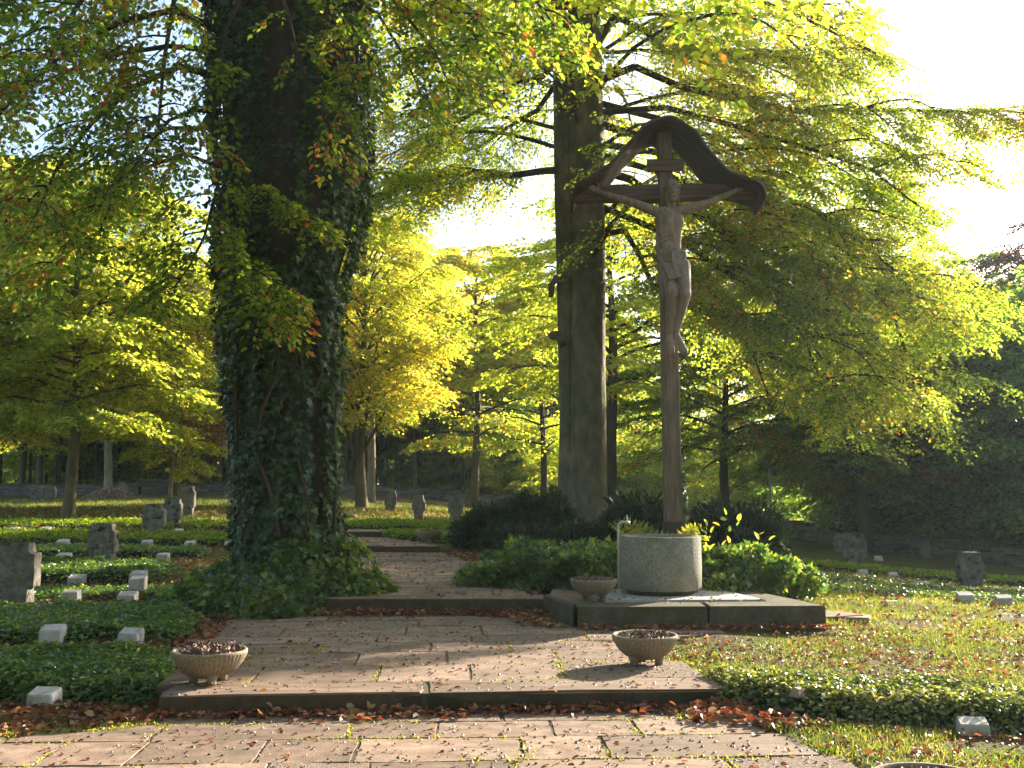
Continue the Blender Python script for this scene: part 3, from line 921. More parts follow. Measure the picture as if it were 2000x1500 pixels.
# legs
LH, LK, LA = q(1299, 520, YB_), q(1313, 574, YB_ - .12), q(1307, 650, YB_ + .02)
RH, RK, RA = q(1331, 520, YB_), q(1338, 575, YB_ - .12), q(1319, 650, YB_ + .03)
for H_, K_k, A_k, ft in ((LH, LK, LA, q(1310, 682, YB_ - .06)), (RH, RK, RA, q(1335, 684, YB_ - .05))):
    capsule(mb, H_, K_k, .116, .077); ell(mb, K_k + Vector((0, -.02, 0)), (.074, .066, .08))
    capsule(mb, K_k, A_k, .074, .047); mid = K_k.lerp(A_k, .32) + Vector((0, .03, 0)); ell(mb, mid, (.066, .062, .14))
    capsule(mb, A_k, ft, .042, .050, .62); ell(mb, ft, (.055, .035, .045))
    for k in range(4): capsule(mb, ft + Vector((-.036 + .024 * k, 0, -.01)), ft + Vector((-.036 + .024 * k, -.01, -.055 + .004 * k)), .0135, .011)
# arms with hands nailed to the beam
for S_, E_, W_k, HD, sg in ((q(1281, 413, YB_), q(1228, 393, YB_ + .02), q(1176, 377, YB_ + .06), q(1157, 367, YB_ + .075), -1), (q(1338, 410, YB_), q(1387, 395, YB_ + .02), q(1434, 374, YB_ + .06), q(1452, 365, YB_ + .075), 1)):
    capsule(mb, S_, E_, .070, .047); capsule(mb, S_.lerp(E_, .2), S_.lerp(E_, .75), .068, .055); capsule(mb, E_, W_k, .050, .029); capsule(mb, E_, E_.lerp(W_k, .45), .052, .043)
    capsule(mb, W_k, HD, .030, .042, .5)
    d = (HD - W_k).normalized(); u_ = Vector((-d.z, 0, d.x)); u_ = u_ if u_.z > 0 else -u_
    for k, (off, ln) in enumerate(((-.031, .062), (-.011, .078), (.010, .080), (.030, .068))):
        a = HD + u_ * off + d * .025; mpt = a + d * ln * .5 + Vector((0, -.012, .004)); e = a + d * ln * .95 + Vector((0, -.034, .006)) + u_ * off * .4
        capsule(mb, a, mpt, .0125, .0115); capsule(mb, mpt, e, .0115, .0095)
    a = W_k.lerp(HD, .55) + u_ * .03; capsule(mb, a, a + u_ * .045 + d * .018 + Vector((0, -.012, 0)), .0145, .012)
    a2 = a + u_ * .045 + d * .018 + Vector((0, -.012, 0)); capsule(mb, a2, a2 + d * .034 + u_ * .008, .012, .0095)
# neck and head bowed forward
HC = q(1313, 372, YB_ - .085)
capsule(mb, q(1308, 412, YB_), HC + Vector((-.01, .03, -.08)), .060, .052)
ell(mb, HC + Vector((0, .015, .035)), (.092, .104, .118))
ell(mb, HC + Vector((0, -.012, -.04)), (.078, .084, .118))
ell(mb, HC + Vector((0, -.055, -.125)), (.032, .030, .032))
capsule(mb, HC + Vector((0, -.098, .022)), HC + Vector((0, -.122, -.046)), .010, .0165)
ell(mb, HC + Vector((0, -.104, -.05)), (.022, .015, .013))
capsule(mb, HC + Vector((-.052, -.092, .030)), HC + Vector((.052, -.092, .030)), .016, .016)
for sg in (-1, 1):
    ell(mb, HC + Vector((sg * .030, -.090, .004)), (.016, .010, .010))
    ell(mb, HC + Vector((sg * .046, -.058, -.035)), (.020, .022, .022))
    ell(mb, HC + Vector((sg * .078, .012, -.012)), (.010, .018, .030))
capsule(mb, HC + Vector((-.024, -.096, -.084)), HC + Vector((.024, -.096, -.084)), .009, .009)
capsule(mb, HC + Vector((-.020, -.092, -.102)), HC + Vector((.020, -.092, -.102)), .009, .009)
fig = wb(mb, 'carved_figure', M_fig, cross)
fuse(fig, .0085, 2)
mb = MB()   # cap of hair with wreath, and locks falling beside the neck
ell(mb, HC + Vector((0, .03, .062)), (.105, .113, .096))
for k in range(22):
    a = k / 22 * 2 * PI
    c = HC + Vector((.104 * math.cos(a), .012 + .114 * math.sin(a), .048 + .010 * math.sin(3 * a))); a2 = a + .33
    e = HC + Vector((.104 * math.cos(a2), .012 + .114 * math.sin(a2), .052 + .010 * math.sin(3 * a2 + 1)))
    capsule(mb, c, e, .013, .013, n=8)
for sg in (-1, 1):
    capsule(mb, HC + Vector((sg * .078, .03, .03)), HC + Vector((sg * .082, .035, -.10)), .030, .022); capsule(mb, HC + Vector((sg * .082, .035, -.08)), HC + Vector((sg * .075, .02, -.16)), .022, .012)
h = wb(mb, 'hair', M_loin, fig); fuse(h, .011, 1)
mb = MB()   # loincloth with wrapped folds
ell(mb, q(1308, 500, YB_), (.178, .128, .07)); ell(mb, q(1314, 524, YB_), (.200, .138, .165)); capsule(mb, q(1287, 496, YB_ - .02), q(1331, 494, YB_ - .02), .036, .036, 2.6); ell(mb, q(1301, 540, YB_ - .03), (.115, .115, .15)); ell(mb, q(1330, 538, YB_ - .03), (.108, .115, .13))
for i in range(5):
    capsule(mb, q(1284, 488 + i * 5, YB_ - .06), q(1312, 493 + i * 4, YB_ - .14), .017, .019); capsule(mb, q(1312, 493 + i * 4, YB_ - .125), q(1338, 487 + i * 6, YB_ - .06), .019, .017)
for i in range(6):
    capsule(mb, q(1290 + i * 2, 505 + i * 2, YB_ - .09), q(1308 + i * 4, 545 - i, YB_ - .165), .017, .022)
    capsule(mb, q(1338 - i * 2, 503 + i * 2, YB_ - .08), q(1326 - i * 2, 548 - i * 5, YB_ - .14), .013, .018)
for i in range(4): capsule(mb, q(1287 + i * 3, 515, YB_ - .06), q(1293 + i * 2.2, 583 - abs(i - 1) * 7, YB_ - .06), .026, .017)
lc = wb(mb, 'loincloth', M_loin, fig); fuse(lc, .008, 1)

# ------------------------------------------------------------------ grave markers and headstones
def marker_mesh(w, d, h0, h1, seed, mat=M_white):
    r = random.Random(seed); mb = MB()
    def ring(z0_, z1_, s, ins=0):
        a, b_ = w / 2 * s - ins, d / 2 * s - ins; c = .012
        P = [(-a + c, -b_, z0_), (a - c, -b_, z0_), (a, -b_ + c, z0_), (a, b_ - c, z1_), (a - c, b_, z1_), (-a + c, b_, z1_), (-a, b_ - c, z1_), (-a, -b_ + c, z0_)]
        return np.array([(x + r.uniform(-.003, .003), y + r.uniform(-.003, .003), z + r.uniform(-.003, .003)) for x, y, z in P])
    loft(mb, [ring(-.15, -.15, 1.1), ring(h0 - .012, h1 - .012, .97), ring(h0, h1, .93)], True, 0, False)
    return mb.mesh('grave_marker', mat)
MK = [marker_mesh(.22, .17, .10, .13, 1), marker_mesh(.23, .16, .085, .12, 2), marker_mesh(.20, .15, .11, .13, 3)]
GM = 'small pale grave markers in rows among the ground cover'
def marker(x, y, label, wpx=None, k=0, rz=0.0, up=0.0, hs=1.0):
    p = gp(x, y)
    o = link('grave_marker', MK[k], None, (p.x, p.y + .08, p.z + up), rz)
    s = 1.0 if wpx is None else wpx * p.y / 2000 / .22 * (.86 if y > 1200 else 1.0)
    s = min(max(s, .65), 1.4)
    o.scale = (s, s, s * hs * (1.0 if y > 1300 else 1.25))
    return tag(o, label, 'grave marker', GM)
marker(95, 1261, 'whitish block between the two front left cover beds, left of the pair', 50, 0, .05, .02)
marker(249, 1262, 'whitish block between the two front left cover beds, right of the pair', 46, 1, -.12, .02)
marker(76, 1386, 'pale block with leaves on top at the foot of the front left bed', 60, 1, -.15, .01, 1.1)
marker(133, 1180, 'low block at the back edge of the second left bed, nearer the big headstone', 34, 2, 0)
marker(244, 1180, 'low block at the back edge of the second left bed, farther from the big headstone', 33, 1, 0)
marker(264, 1168, 'taller square block with a leaf against its front, directly before another block', 33, 2, .03, .03, 1.5)
marker(266, 1143, 'block standing directly behind the taller square block', 31, 0, 0, .02)
marker(145, 1144, 'block alone in front of the dark bed with the second headstone', 29, 1, 0)
marker(120, 1101, 'block just left of the broad mossy headstone foot', 27, 0, 0)
marker(315, 1100, 'block on the leaf-strewn strip left of the ivy mound', 25, 2, 0)
marker(119, 1070, 'block in the mossy row above and left of the broad headstone', 22, 0, 0)
marker(284, 1070, 'block in the mossy row just below the tall middle headstone', 20, 0, 0)
marker(369, 1070, 'block in the mossy row between middle headstone and ivy mound', 19, 1, 0)
marker(446, 1070, 'block half swallowed by the left flank of the ivy mound', 18, 1, 0)
marker(24, 1043, 'small block at the far left end of the bright moss strip', 18, 0, 0)
marker(86, 1043, 'small block on the bright moss strip below the slim young tree', 18, 0, 0)
marker(147, 1044, 'dull sunken block in the bright moss strip', 14, 1, 0, -.03)
marker(279, 1044, 'tiny block against the left foot of the tall middle headstone', 10, 2, 0)
marker(346, 1044, 'small block right of the tall middle headstone', 16, 1, 0)
marker(770, 1031, 'small block in the moss bed right of the path, nearer the steps', 15, 0, 0)
marker(826, 1033, 'small block in the moss bed right of the path, above the dark bowl', 15, 0, 0)
marker(1912, 1440, 'clean white block alone in the grass at the foot of the sunlit bed', 60, 1, -.18, .0, .95)
marker(1689, 1127, 'brown block at the left end of the far right grave rows', 18, 2, -.1)
marker(1748, 1130, 'dim block behind the leftmost white-topped block of the right rows', 16, 1, -.1)
marker(1751, 1142, 'flat brownish block third in the right-hand grave row', 21, 1, -.1, -.03)
marker(1808, 1151, 'white-topped flat block in the middle of the right grave row', 24, 1, -.1, -.02)
marker(1864, 1155, 'white-topped block touching the left foot of the broken headstone', 22, 1, -.1, -.02)
marker(1930, 1160, 'small block just right of the broken headstone', 16, 1, -.1, -.02)
marker(1992, 1160, 'block at the right picture edge in the upper of the right rows', 18, 1, -.1, -.02)
marker(1891, 1180, 'white block in the nearer right row, below the broken headstone', 29, 0, -.1)
marker(1966, 1185, 'brownish block in the nearer right row beside the white one', 28, 0, -.1)
marker(1718, 1096, 'dim block in the shade between the two right headstones', 14, 1, -.1)
marker(1522, 1096, 'dim block in the shaded grass right of the dark yew', 12, 1, -.1)
# stones showing through the beds
def bedstone(x, y, Y, w, label, rz=.7):
    p = px(x, y, Y)
    mb = MB(); r = random.Random(int(x))
    V = [(-.5, -.3, -.4), (.5, -.35, -.4), (.45, .3, -.4), (-.45, .35, -.4), (-.25, -.1, .25), (.3, -.15, .16), (.2, .15, .3), (-.2, .2, .34)]
    mb.add(np.array(V) * w * [1, 1, .55], [(3, 2, 1, 0), (4, 5, 6, 7), (0, 1, 5, 4), (1, 2, 6, 5), (2, 3, 7, 6), (3, 0, 4, 7)])
    return tag(mb.build('field_stone', M_stone, None, p, rz), label, 'stone')
bedstone(262, 1300, 8.7, .16, 'pointed stone poking out of the front left cover bed', .2)
bedstone(1562, 1350, 7.45, .15, 'pointed stone poking out of the sunlit cover bed')
bedstone(346, 1216, 11.1, .22, 'flat pinkish stone lying at the end of the second left bed', .1)
bedstone(745, 1133, 14.2, .3, 'flat pale stone at the right foot of the ivy mound', .1)


def headstone_mesh(seed, bw=.36, aw=.48, H=.72, za=.22, zt=.60, D=.22, broken=False):
    import bmesh
    r = random.Random(seed)
    a, b_ = bw / 2, aw / 2
    prof = [(-a * .96, -.2), (a * .96, -.2), (a, za), (b_, za + .01), (b_, zt), (a, zt + .01), (a * .97, H), (-a * .97, H), (-a, zt + .01), (-b_, zt), (-b_, za + .01), (-a, za)]
    if broken: prof = [(-a * .96, -.2), (a * .96, -.2), (a, za), (b_ * 1.02, za + .05), (b_, zt - .12), (b_ * .7, zt + .0), (a * .9, H), (-a * .97, H), (-a * 1.08, zt + .03), (-b_, zt - .02), (-b_ * .98, za + .06), (-a, za)]
    bm = bmesh.new()
    vs = [bm.verts.new((x, -D / 2, z)) for x, z in prof]
    f = bm.faces.new(vs)
    e = bmesh.ops.extrude_face_region(bm, geom=[f])
    for v in e['geom']:
        if isinstance(v, bmesh.types.BMVert): v.co.y += D
    bmesh.ops.recalc_face_normals(bm, faces=bm.faces)
    bmesh.ops.bevel(bm, geom=list(bm.edges), offset=.012, segments=1, affect='EDGES')
    bmesh.ops.triangulate(bm, faces=bm.faces)
    bmesh.ops.subdivide_edges(bm, edges=[e for e in bm.edges if e.calc_length() > .09], cuts=1)
    bmesh.ops.triangulate(bm, faces=bm.faces)
    bmesh.ops.subdivide_edges(bm, edges=[e for e in bm.edges if e.calc_length() > .07], cuts=1)
    for v in bm.verts:
        v.co += Vector((r.uniform(-1, 1), r.uniform(-1, 1), r.uniform(-1, 1))) * .0055
    me = bpy.data.meshes.new('headstone'); bm.to_mesh(me); bm.free()
    me.materials.append(M_head)
    return me
def mosscap_mesh(w, D, z, n, seed):
    g = np.random.default_rng(seed); mb = MB()
    P = np.stack([g.uniform(-w / 2, w / 2, n), g.uniform(-D / 2, D / 2, n), z + g.uniform(-.006, .004, n)], 1)
    leaves(mb, P, g.standard_normal((n, 3)) * [1, 1, .5] + [0, 0, .5], g.standard_normal((n, 3)), g.uniform(.012, .03, n))
    return mb.mesh('moss_cap', M_moss2)
M_moss2 = leaf_mat('dark_moss', [(0, (.02, .026, .008)), (.7, (.04, .05, .012)), (1, (.09, .09, .02))], .1)
HS = [headstone_mesh(1), headstone_mesh(2, .37, .46), headstone_mesh(3, .34, .47, broken=True)]
MC = mosscap_mesh(.35, .21, .72, 420, 5)
HG = 'stubby stone cross headstones spread over the cemetery'
def headstone(x, y, hpx, label, k=0, rz=0.0, moss=True, Y=None, dw=1.0, kind=None):
    p = gp(x, y) if Y is None else Vector((px(x, y, Y).x, Y, px(x, y, Y).z))
    s = min(max(hpx * p.y / 2000 / .72, .6), 1.35)
    t = empty('headstone', p, label, 'headstone', HG, rz)
    t.scale = (s * dw, s, s)
    link('cross_stone', HS[k], t)
    if moss: tag(link('moss_cap', MC, t), kind='stuff')
    return t
headstone(22, 1188, 124, 'nearest headstone, pitted grey cross cut by the left picture edge', 0, .05, dw=1.12)
headstone(200, 1105, 80, 'broad mossy cross headstone standing left in the dark bed', 1, .0)
headstone(300, 1049, 62, 'mossy cross headstone overlapping the darker one behind it', 0, .02)
headstone(336, 1031, 56, 'dark headstone between the mossy cross and the taller slab behind', 1, .02)
headstone(364, 1010, 60, 'tallest grey slab headstone at the back of the left trio', 1, .1, dw=.8)
headstone(70, 980, 32, 'left of the two square headstones near the back wall', 0, .0)
headstone(98, 981, 31, 'right of the two square headstones near the back wall', 1, .1)
headstone(240, 968, 26, 'faint headstone in shade beside the pale tree trunk', 0, .0)
headstone(763, 999, 40, 'slim headstone right of the many-stemmed golden tree', 1, .05, dw=.9)
headstone(818, 1014, 46, 'notched reddish headstone, middle one in front of the sunlit strip', 2, -.05, dw=.85)
headstone(890, 1018, 50, 'headstone right of the sunlit strip, touching the yew', 0, .0, dw=.85)
headstone(914, 990, 24, 'small headstone peeping over behind the one at the yew', 1, .1)
headstone(694, 978, 24, 'headstone hidden behind the trunk of the golden tree', 1, .1)
headstone(1670, 1110, 66, 'upright headstone before the leaning tree on the right lawn', 1, -.05, moss=False)
headstone(1897, 1156, 76, 'broken-armed dark headstone amid the right grave rows', 2, -.1, moss=False)
headstone(1640, 1078, 36, 'dim headstone half behind the upright one on the right lawn', 0, -.05, moss=False)
headstone(1808, 1090, 30, 'shadowed headstone against the right stretch of wall', 0, -.05, moss=False)

# ------------------------------------------------------------------ cemetery wall of coursed stones
WALL = [gp(-260, 968, 50, 70), gp(0, 967, 50, 70), gp(420, 965, 50, 70), gp(650, 964.5, 50, 70), gp(850, 976, 50, 66), gp(1000, 989, 50, 66), gp(1250, 1012, 44, 60), gp(1515, 1042, 38, 54), gp(1700, 1075, 32, 46), gp(2000, 1108, 26, 40), gp(2300, 1140, 22, 34)]
for i, Yt in enumerate((60, 60, 60, 60, 59, 58, 52, 46, 38, 32, 28)):
    x_, y_ = ((-260, 968), (0, 967), (420, 965), (650, 964.5), (850, 976), (1000, 989), (1250, 1012), (1515, 1042), (1700, 1075), (2000, 1108), (2300, 1140))[i]
    WALL[i] = px(x_, y_, Yt)
wall = empty('cemetery_wall', tuple(WALL[5]), 'long low rubble wall with coping closing off the cemetery before the wood', 'wall')
bpy.context.view_layer.update()
def stone_block(seed, mat, bev=.02):
    r = random.Random(seed); mb = MB()
    random.seed(seed)
    box(mb, (0, 0, 0), (1, 1, 1), 0, .05, 0, .02)
    return mb.mesh('wall_stone', mat)
WS = [stone_block(s, M_wallstone) for s in range(5)]
CS = [stone_block(s + 9, M_coping) for s in range(3)]
r = random.Random(5)
cum = [0.0]
for a, b_ in zip(WALL, WALL[1:]): cum.append(cum[-1] + math.hypot(b_.x - a.x, b_.y - a.y))
def walk(s):
    for i in range(len(cum) - 1):
        if s <= cum[i + 1]:
            f = (s - cum[i]) / (cum[i + 1] - cum[i]); a, b_ = WALL[i], WALL[i + 1]
            return a.lerp(b_, f), math.atan2(b_.y - a.y, b_.x - a.x)
    return WALL[-1].copy(), math.atan2(WALL[-1].y - WALL[-2].y, WALL[-1].x - WALL[-2].x)
inv = wall.matrix_basis.inverted()
def wstone(me, name, s, ln, z, h, d):
    p, a = walk(s + ln / 2)
    o = bpy.data.objects.new(name, me); C.objects.link(o); o.parent = wall; o.matrix_parent_inverse = inv
    o.location = (p.x + r.uniform(-.012, .012), p.y + r.uniform(-.012, .012), p.z + z); o.rotation_euler = (r.uniform(-.01, .01), 0, a)
    o.scale = (ln - r.uniform(.01, .03), d * r.uniform(.95, 1.05), h - r.uniform(.006, .02))
for c in range(3):
    s = r.uniform(0, .5) - .5
    while s < cum[-1]:
        ln = r.uniform(.7, 1.45); wstone(r.choice(WS), 'wall_stone', s, ln, .02 + c * .225, .225, .42); s += ln
s = 0
while s < cum[-1]:
    ln = r.uniform(1.0, 1.6); wstone(r.choice(CS), 'coping_stone', s, ln, .70 - .06, .10, .54); s += ln

# ------------------------------------------------------------------ vegetation tools
SD = np.array(SUNDIR)


def gap(x, y):
    """how open the crowns are over a patch of ground, as seen from the low sun: 1 = a gap, 0 = closed"""
    g = np.zeros(np.shape(x))
    n1 = vnoise(x, y, 1.1, 17)
    front = y < 7.95 + 0.28 * (np.maximum(x, -2.6) + 2.5) + 0.12 * n1
    g = np.where(front & (x > -2.9) & (y > 5.2), 1.0, g)
    g = np.where((y < 7.45) & (x <= -2.9) & (x > -5) & (y > 5.2), 1.0, g)
    lawn = (x > 1.1) & (y > 6) & (y < 12.3 + 0.25 * (x - 1) + 0.5 * n1)
    g = np.where(lawn, .80, g)
    streak = (x > 3.2) & (y >= 12) & (y < 26) & (vnoise(x * .5, y * .8, 1.2, 23) > -0.05)
    g = np.where(streak, 0.6, g)
    far = (y > 35.5) & (y < 42) & (x > -20) & (x < 4)
    g = np.where(far, 1.0, g)
    return g


def carve(P, keep=0.02, rng=RNG):
    """mask of leaves kept: the crowns have their gaps where the ground lies in sun"""
    t = (P[:, 2] - 0.15) / SD[2]
    gx = P[:, 0] - SD[0] * t; gy = P[:, 1] - SD[1] * t
    g = gap(gx, gy)
    return rng.uniform(0, 1, len(P)) > g * (1 - keep)


def spray_tpl(seed, nside=6, gapl=.085, bend=.12):
    r = np.random.default_rng(seed)
    LP, LD, LN, S0, S1, SR = [], [], [], [], [], []
    def axis_pt(t): return np.array([t, 0, -bend * t * t])
    def twig(p, ang, L, z0):
        d = np.array([math.cos(ang), math.sin(ang), 0])
        n = max(2, int(L / gapl)); prev = p
        for i in range(n):
            t = (i + 1) / n
            c = p + d * L * t + np.array([0, 0, -bend * .9 * (L * t) ** 2 * 2 + z0 * t])
            S0.append(prev); S1.append(c); SR.append(.35)
            sg = 1 if i % 2 else -1
            a2 = ang + sg * r.uniform(.6, 1.1)
            if i == n - 1: a2 = ang
            LP.append(c); LD.append([math.cos(a2), math.sin(a2), r.uniform(-.45, .05)]); LN.append([r.uniform(-.35, .35), r.uniform(-.35, .35), 1])
            prev = c
    prev = axis_pt(0)
    for i in range(nside):
        t = (i + .6) / nside
        c = axis_pt(t); S0.append(prev); S1.append(c); SR.append(1 - .6 * t); prev = c
        for sg in ((1, -1) if i % 1 == 0 else (1,)):
            twig(c, sg * r.uniform(.65, 1.0), (.52 - .38 * t) * r.uniform(.8, 1.2), r.uniform(-.06, .06))
    twig(prev, 0, .18, 0)
    return dict(P=np.array(LP), D=np.array(LD), N=np.array(LN), A=np.array(S0), B=np.array(S1), R=np.array(SR))


SPR = [spray_tpl(s) for s in range(4)]
SPR_HANG = [spray_tpl(s + 20, 6, .085, .45) for s in range(4)]


def rotm(az, pitch, roll):
    ca, sa, cp_, sp, cr, sr = np.cos(az), np.sin(az), np.cos(pitch), np.sin(pitch), np.cos(roll), np.sin(roll)
    z, o = np.zeros_like(az), np.ones_like(az)
    Rz = np.stack([np.stack([ca, -sa, z], -1), np.stack([sa, ca, z], -1), np.stack([z, z, o], -1)], -2)
    Ry = np.stack([np.stack([cp_, z, -sp], -1), np.stack([z, o, z], -1), np.stack([sp, z, cp_], -1)], -2)
    Rx = np.stack([np.stack([o, z, z], -1), np.stack([z, cr, -sr], -1), np.stack([z, sr, cr], -1)], -2)
    return Rz @ Ry @ Rx


class Crown:
    """limbs, side branches and leaf sprays of one tree"""
    def __init__(self, seed, tpl=SPR):
        self.r = np.random.default_rng(seed)
        self.sp = []          # x y z az pitch scale
        self.s0, self.s1, self.ra, self.rb = [], [], [], []
        self.tpl = tpl

    def path(self, p, az, el, L, r0, r1, droop=.5, n=9, wig=.10, rise=0.0):
        p = np.array(p, float); pts = [p.copy()]
        for i in range(n):
            t = (i + 1) / n
            az += self.r.normal(0, wig); e = el + rise * t - droop * t * t + self.r.normal(0, wig * .5)
            p = p + np.array([math.sin(az) * math.cos(e), math.cos(az) * math.cos(e), math.sin(e)]) * L / n
            pts.append(p.copy())
        return self.fixed(pts, r0, r1)

    def fixed(self, pts, r0, r1):
        pts = [np.array(p, float) for p in pts]; n = len(pts) - 1
        for i in range(n):
            self.s0.append(pts[i]); self.s1.append(pts[i + 1])
            self.ra.append(r0 + (r1 - r0) * i / n); self.rb.append(r0 + (r1 - r0) * (i + 1) / n)
        return pts

    def dress(self, pts, start=.25, step=.42, side=1.6, spray=.85, droop=.5, dens=1.0, hang=0.0, both=True):
        """side branches with sprays along a limb"""
        P = np.array(pts); seg = np.linalg.norm(np.diff(P, axis=0), axis=1); cum_ = np.concatenate([[0], np.cumsum(seg)]); L = cum_[-1]
        s = L * start; sg = 1
        while s < L:
            p = np.array([np.interp(s, cum_, P[:, k]) for k in range(3)])
            i = min(np.searchsorted(cum_, s), len(P) - 1); d = P[i] - P[i - 1]
            az = math.atan2(d[0], d[1]) + sg * self.r.uniform(.6, 1.15)
            ln = side * (1 - .55 * s / L) * self.r.uniform(.6, 1.25)
            q_ = self.path(p, az, self.r.uniform(-.15, .2), ln, .014, .005, droop, 4, .12)
            for k in range(1, 5):
                if self.r.random() < dens:
                    a2 = az + (self.r.uniform(-1.0, 1.0) if k < 4 else self.r.uniform(-.3, .3))
                    self.sp.append((*q_[k], a2, -self.r.uniform(.0, .45) - hang * self.r.uniform(.2, 1), spray * self.r.uniform(.7, 1.25)))
            sg = -sg; s += step * self.r.uniform(.7, 1.3)
        e = P[-1]
        d = P[-1] - P[-2]
        for k in range(2): self.sp.append((*e, math.atan2(d[0], d[1]) + self.r.uniform(-.4, .4), -.3 - hang * .5, spray))

    def build(self, name_leaf, mat_leaf, parent, size, bark, do_carve=True, keep=.02, thin=1.0, twigs=True, leaf=KITE, leafF=KITE_F, name_b='branch_work', minr=.0):
        sp = np.array(self.sp)
        mbL, mbT = MB(), MB()
        mbT_n = 0
        ids = self.r.integers(0, len(self.tpl), len(sp))
        for k, T in enumerate(self.tpl):
            S = sp[ids == k]
            if not len(S): continue
            R = rotm(PI / 2 - S[:, 3], S[:, 4], self.r.uniform(-.35, .35, len(S)))
            def place(A): return np.einsum('nij,kj->nki', R, A) * S[:, 5][:, None, None] + S[:, None, :3]
            def turn(A): return np.einsum('nij,kj->nki', R, A)
            P = place(T['P']).reshape(-1, 3); D = turn(T['D']).reshape(-1, 3); N = turn(T['N']).reshape(-1, 3)
            N = N + self.r.normal(0, .6, N.shape); D = D + self.r.normal(0, .18, D.shape)
            ok = np.ones(len(P), bool)
            if do_carve: ok &= carve(P, keep, self.r)
            if thin < 1: ok &= self.r.uniform(0, 1, len(P)) < thin
            P, D, N = P[ok], D[ok], N[ok]
            leaves(mbL, P, D, N, size * self.r.uniform(.7, 1.2, len(P)), leaf, leafF)
            if twigs:
                A = place(T['A']).reshape(-1, 3); B = place(T['B']).reshape(-1, 3); rr = np.tile(T['R'], len(S)) * .0065
                if do_carve:
                    kk = carve(A, .05, self.r); A, B, rr = A[kk], B[kk], rr[kk]
                segs(mbT, A, B, rr, rr * .7, 3)
        s0, s1, ra, rb = (np.array(v) for v in (self.s0, self.s1, self.ra, self.rb))
        if do_carve:
            kk = carve((s0 + s1) / 2, .1, self.r) | (ra > .035); s0, s1, ra, rb = s0[kk], s1[kk], ra[kk], rb[kk]
        segs(mbT, s0, s1, ra, rb, 6)
        out = []
        if mbL.n:
            o = mbL.build(name_leaf, mat_leaf, parent); out.append(o)
        b = mbT.build(name_b, bark, parent); b['kind'] = 'stuff'; out.append(b)
        if parent is not None:
            for o in out: o.matrix_parent_inverse = parent.matrix_basis.inverted()
        return out


def trunk_mesh(mb, pts, radii, sides=18, flare=0.0, seed=0, lump=.04, mat=0):
    r = random.Random(seed); ph = [r.uniform(0, 6) for _ in range(6)]
    P = np.array(pts, float); R = np.array(radii, float)
    L = np.concatenate([[0], np.cumsum(np.linalg.norm(np.diff(P, axis=0), axis=1))])
    n = max(6, int(L[-1] / .25)); tt = np.linspace(0, L[-1], n)
    C_ = np.stack([np.interp(tt, L, P[:, k]) for k in range(3)], 1); RR = np.interp(tt, L, R)
    for _ in range(2): C_[1:-1] = (C_[:-2] + 2 * C_[1:-1] + C_[2:]) / 4
    rings = []
    th = np.linspace(0, 2 * PI, sides, endpoint=False)
    for i in range(n):
        f = flare * math.exp(-tt[i] / .35)
        k = 1 + lump * (np.sin(2 * th + ph[0] + tt[i] * .3) + .6 * np.sin(3 * th + ph[1] - tt[i] * .5) + .3 * np.sin(7 * th + ph[2] + tt[i])) + f * (1 + .45 * np.sin(5 * th + ph[3]))
        d = C_[min(i + 1, n - 1)] - C_[max(i - 1, 0)]; d /= np.linalg.norm(d)
        a = np.cross(d, [0, 1, 0]) if abs(d[1]) < .9 else np.cross(d, [1, 0, 0]); a /= np.linalg.norm(a); b_ = np.cross(d, a)
        rings.append(C_[i] + RR[i] * k[:, None] * (np.cos(th)[:, None] * a + np.sin(th)[:, None] * b_))
    return loft(mb, rings, True, mat, True)


def child(mb, name, mat, parent, kind=None):
    o = mb.build(name, mat, parent)
    o.matrix_parent_inverse = parent.matrix_basis.inverted()
    if kind: o['kind'] = kind
    return o

# ------------------------------------------------------------------ big twin-stemmed beech behind the cross
YB2 = 22.3
bb = px(1142, 1062, YB2)
beech = empty('beech_tree', (bb.x, YB2, .3), 'tall bare-trunked beech with two fused stems standing behind the cross', 'tree')
bpy.context.view_layer.update()
mb = MB()
def Q2(x, y, dy=0): return tuple(px(x, y, YB2 + dy))
s_ = YB2 / 2000
trunk_mesh(mb, [(bb.x, YB2, .1), Q2(1142, 1000), Q2(1147, 880), Q2(1146, 700), Q2(1147, 500), Q2(1142, 300), Q2(1145, 100), Q2(1140, -120), Q2(1130, -420), Q2(1120, -800)], [.62, .48, .42, .40, .40, .44, .36, .32, .24, .12], 26, .25, 3, .03)
child(mb, 'main_stem', M_bark, beech)
mb = MB()
trunk_mesh(mb, [Q2(1112, 1060, .05), Q2(1107, 960, .0), Q2(1108, 820, -.02), Q2(1103, 680, 0), Q2(1106, 560), Q2(1103, 400), Q2(1101, 200, .05), Q2(1097, 60, .1), Q2(1085, -100, .1), Q2(1050, -420, .3)], [.27, .21, .17, .155, .21, .225, .23, .21, .19, .1], 16, .1, 5, .05)
child(mb, 'side_stem', M_bark, beech)
mb = MB()
tube(mb, [Q2(1100, 545, -.1), Q2(1086, 545, -.15), Q2(1077, 556, -.2), Q2(1076, 580, -.2)], [.13, .10, .075, .05], 10)
child(mb, 'branch_stub', M_bark, beech)
mb = MB(); tube(mb, [Q2(1104, 668, -.1), Q2(1092, 655, -.2), Q2(1078, 655, -.2), Q2(1074, 650, -.2)], [.17, .12, .10, .07], 10)
child(mb, 'branch_stub', M_bark, beech)
cb = Crown(5, SPR + SPR_HANG)
def pxline(pts, Y0, Y1):
    n = len(pts); return [tuple(px(x, y, Y0 + (Y1 - Y0) * i / (n - 1))) for i, (x, y) in enumerate(pts)]
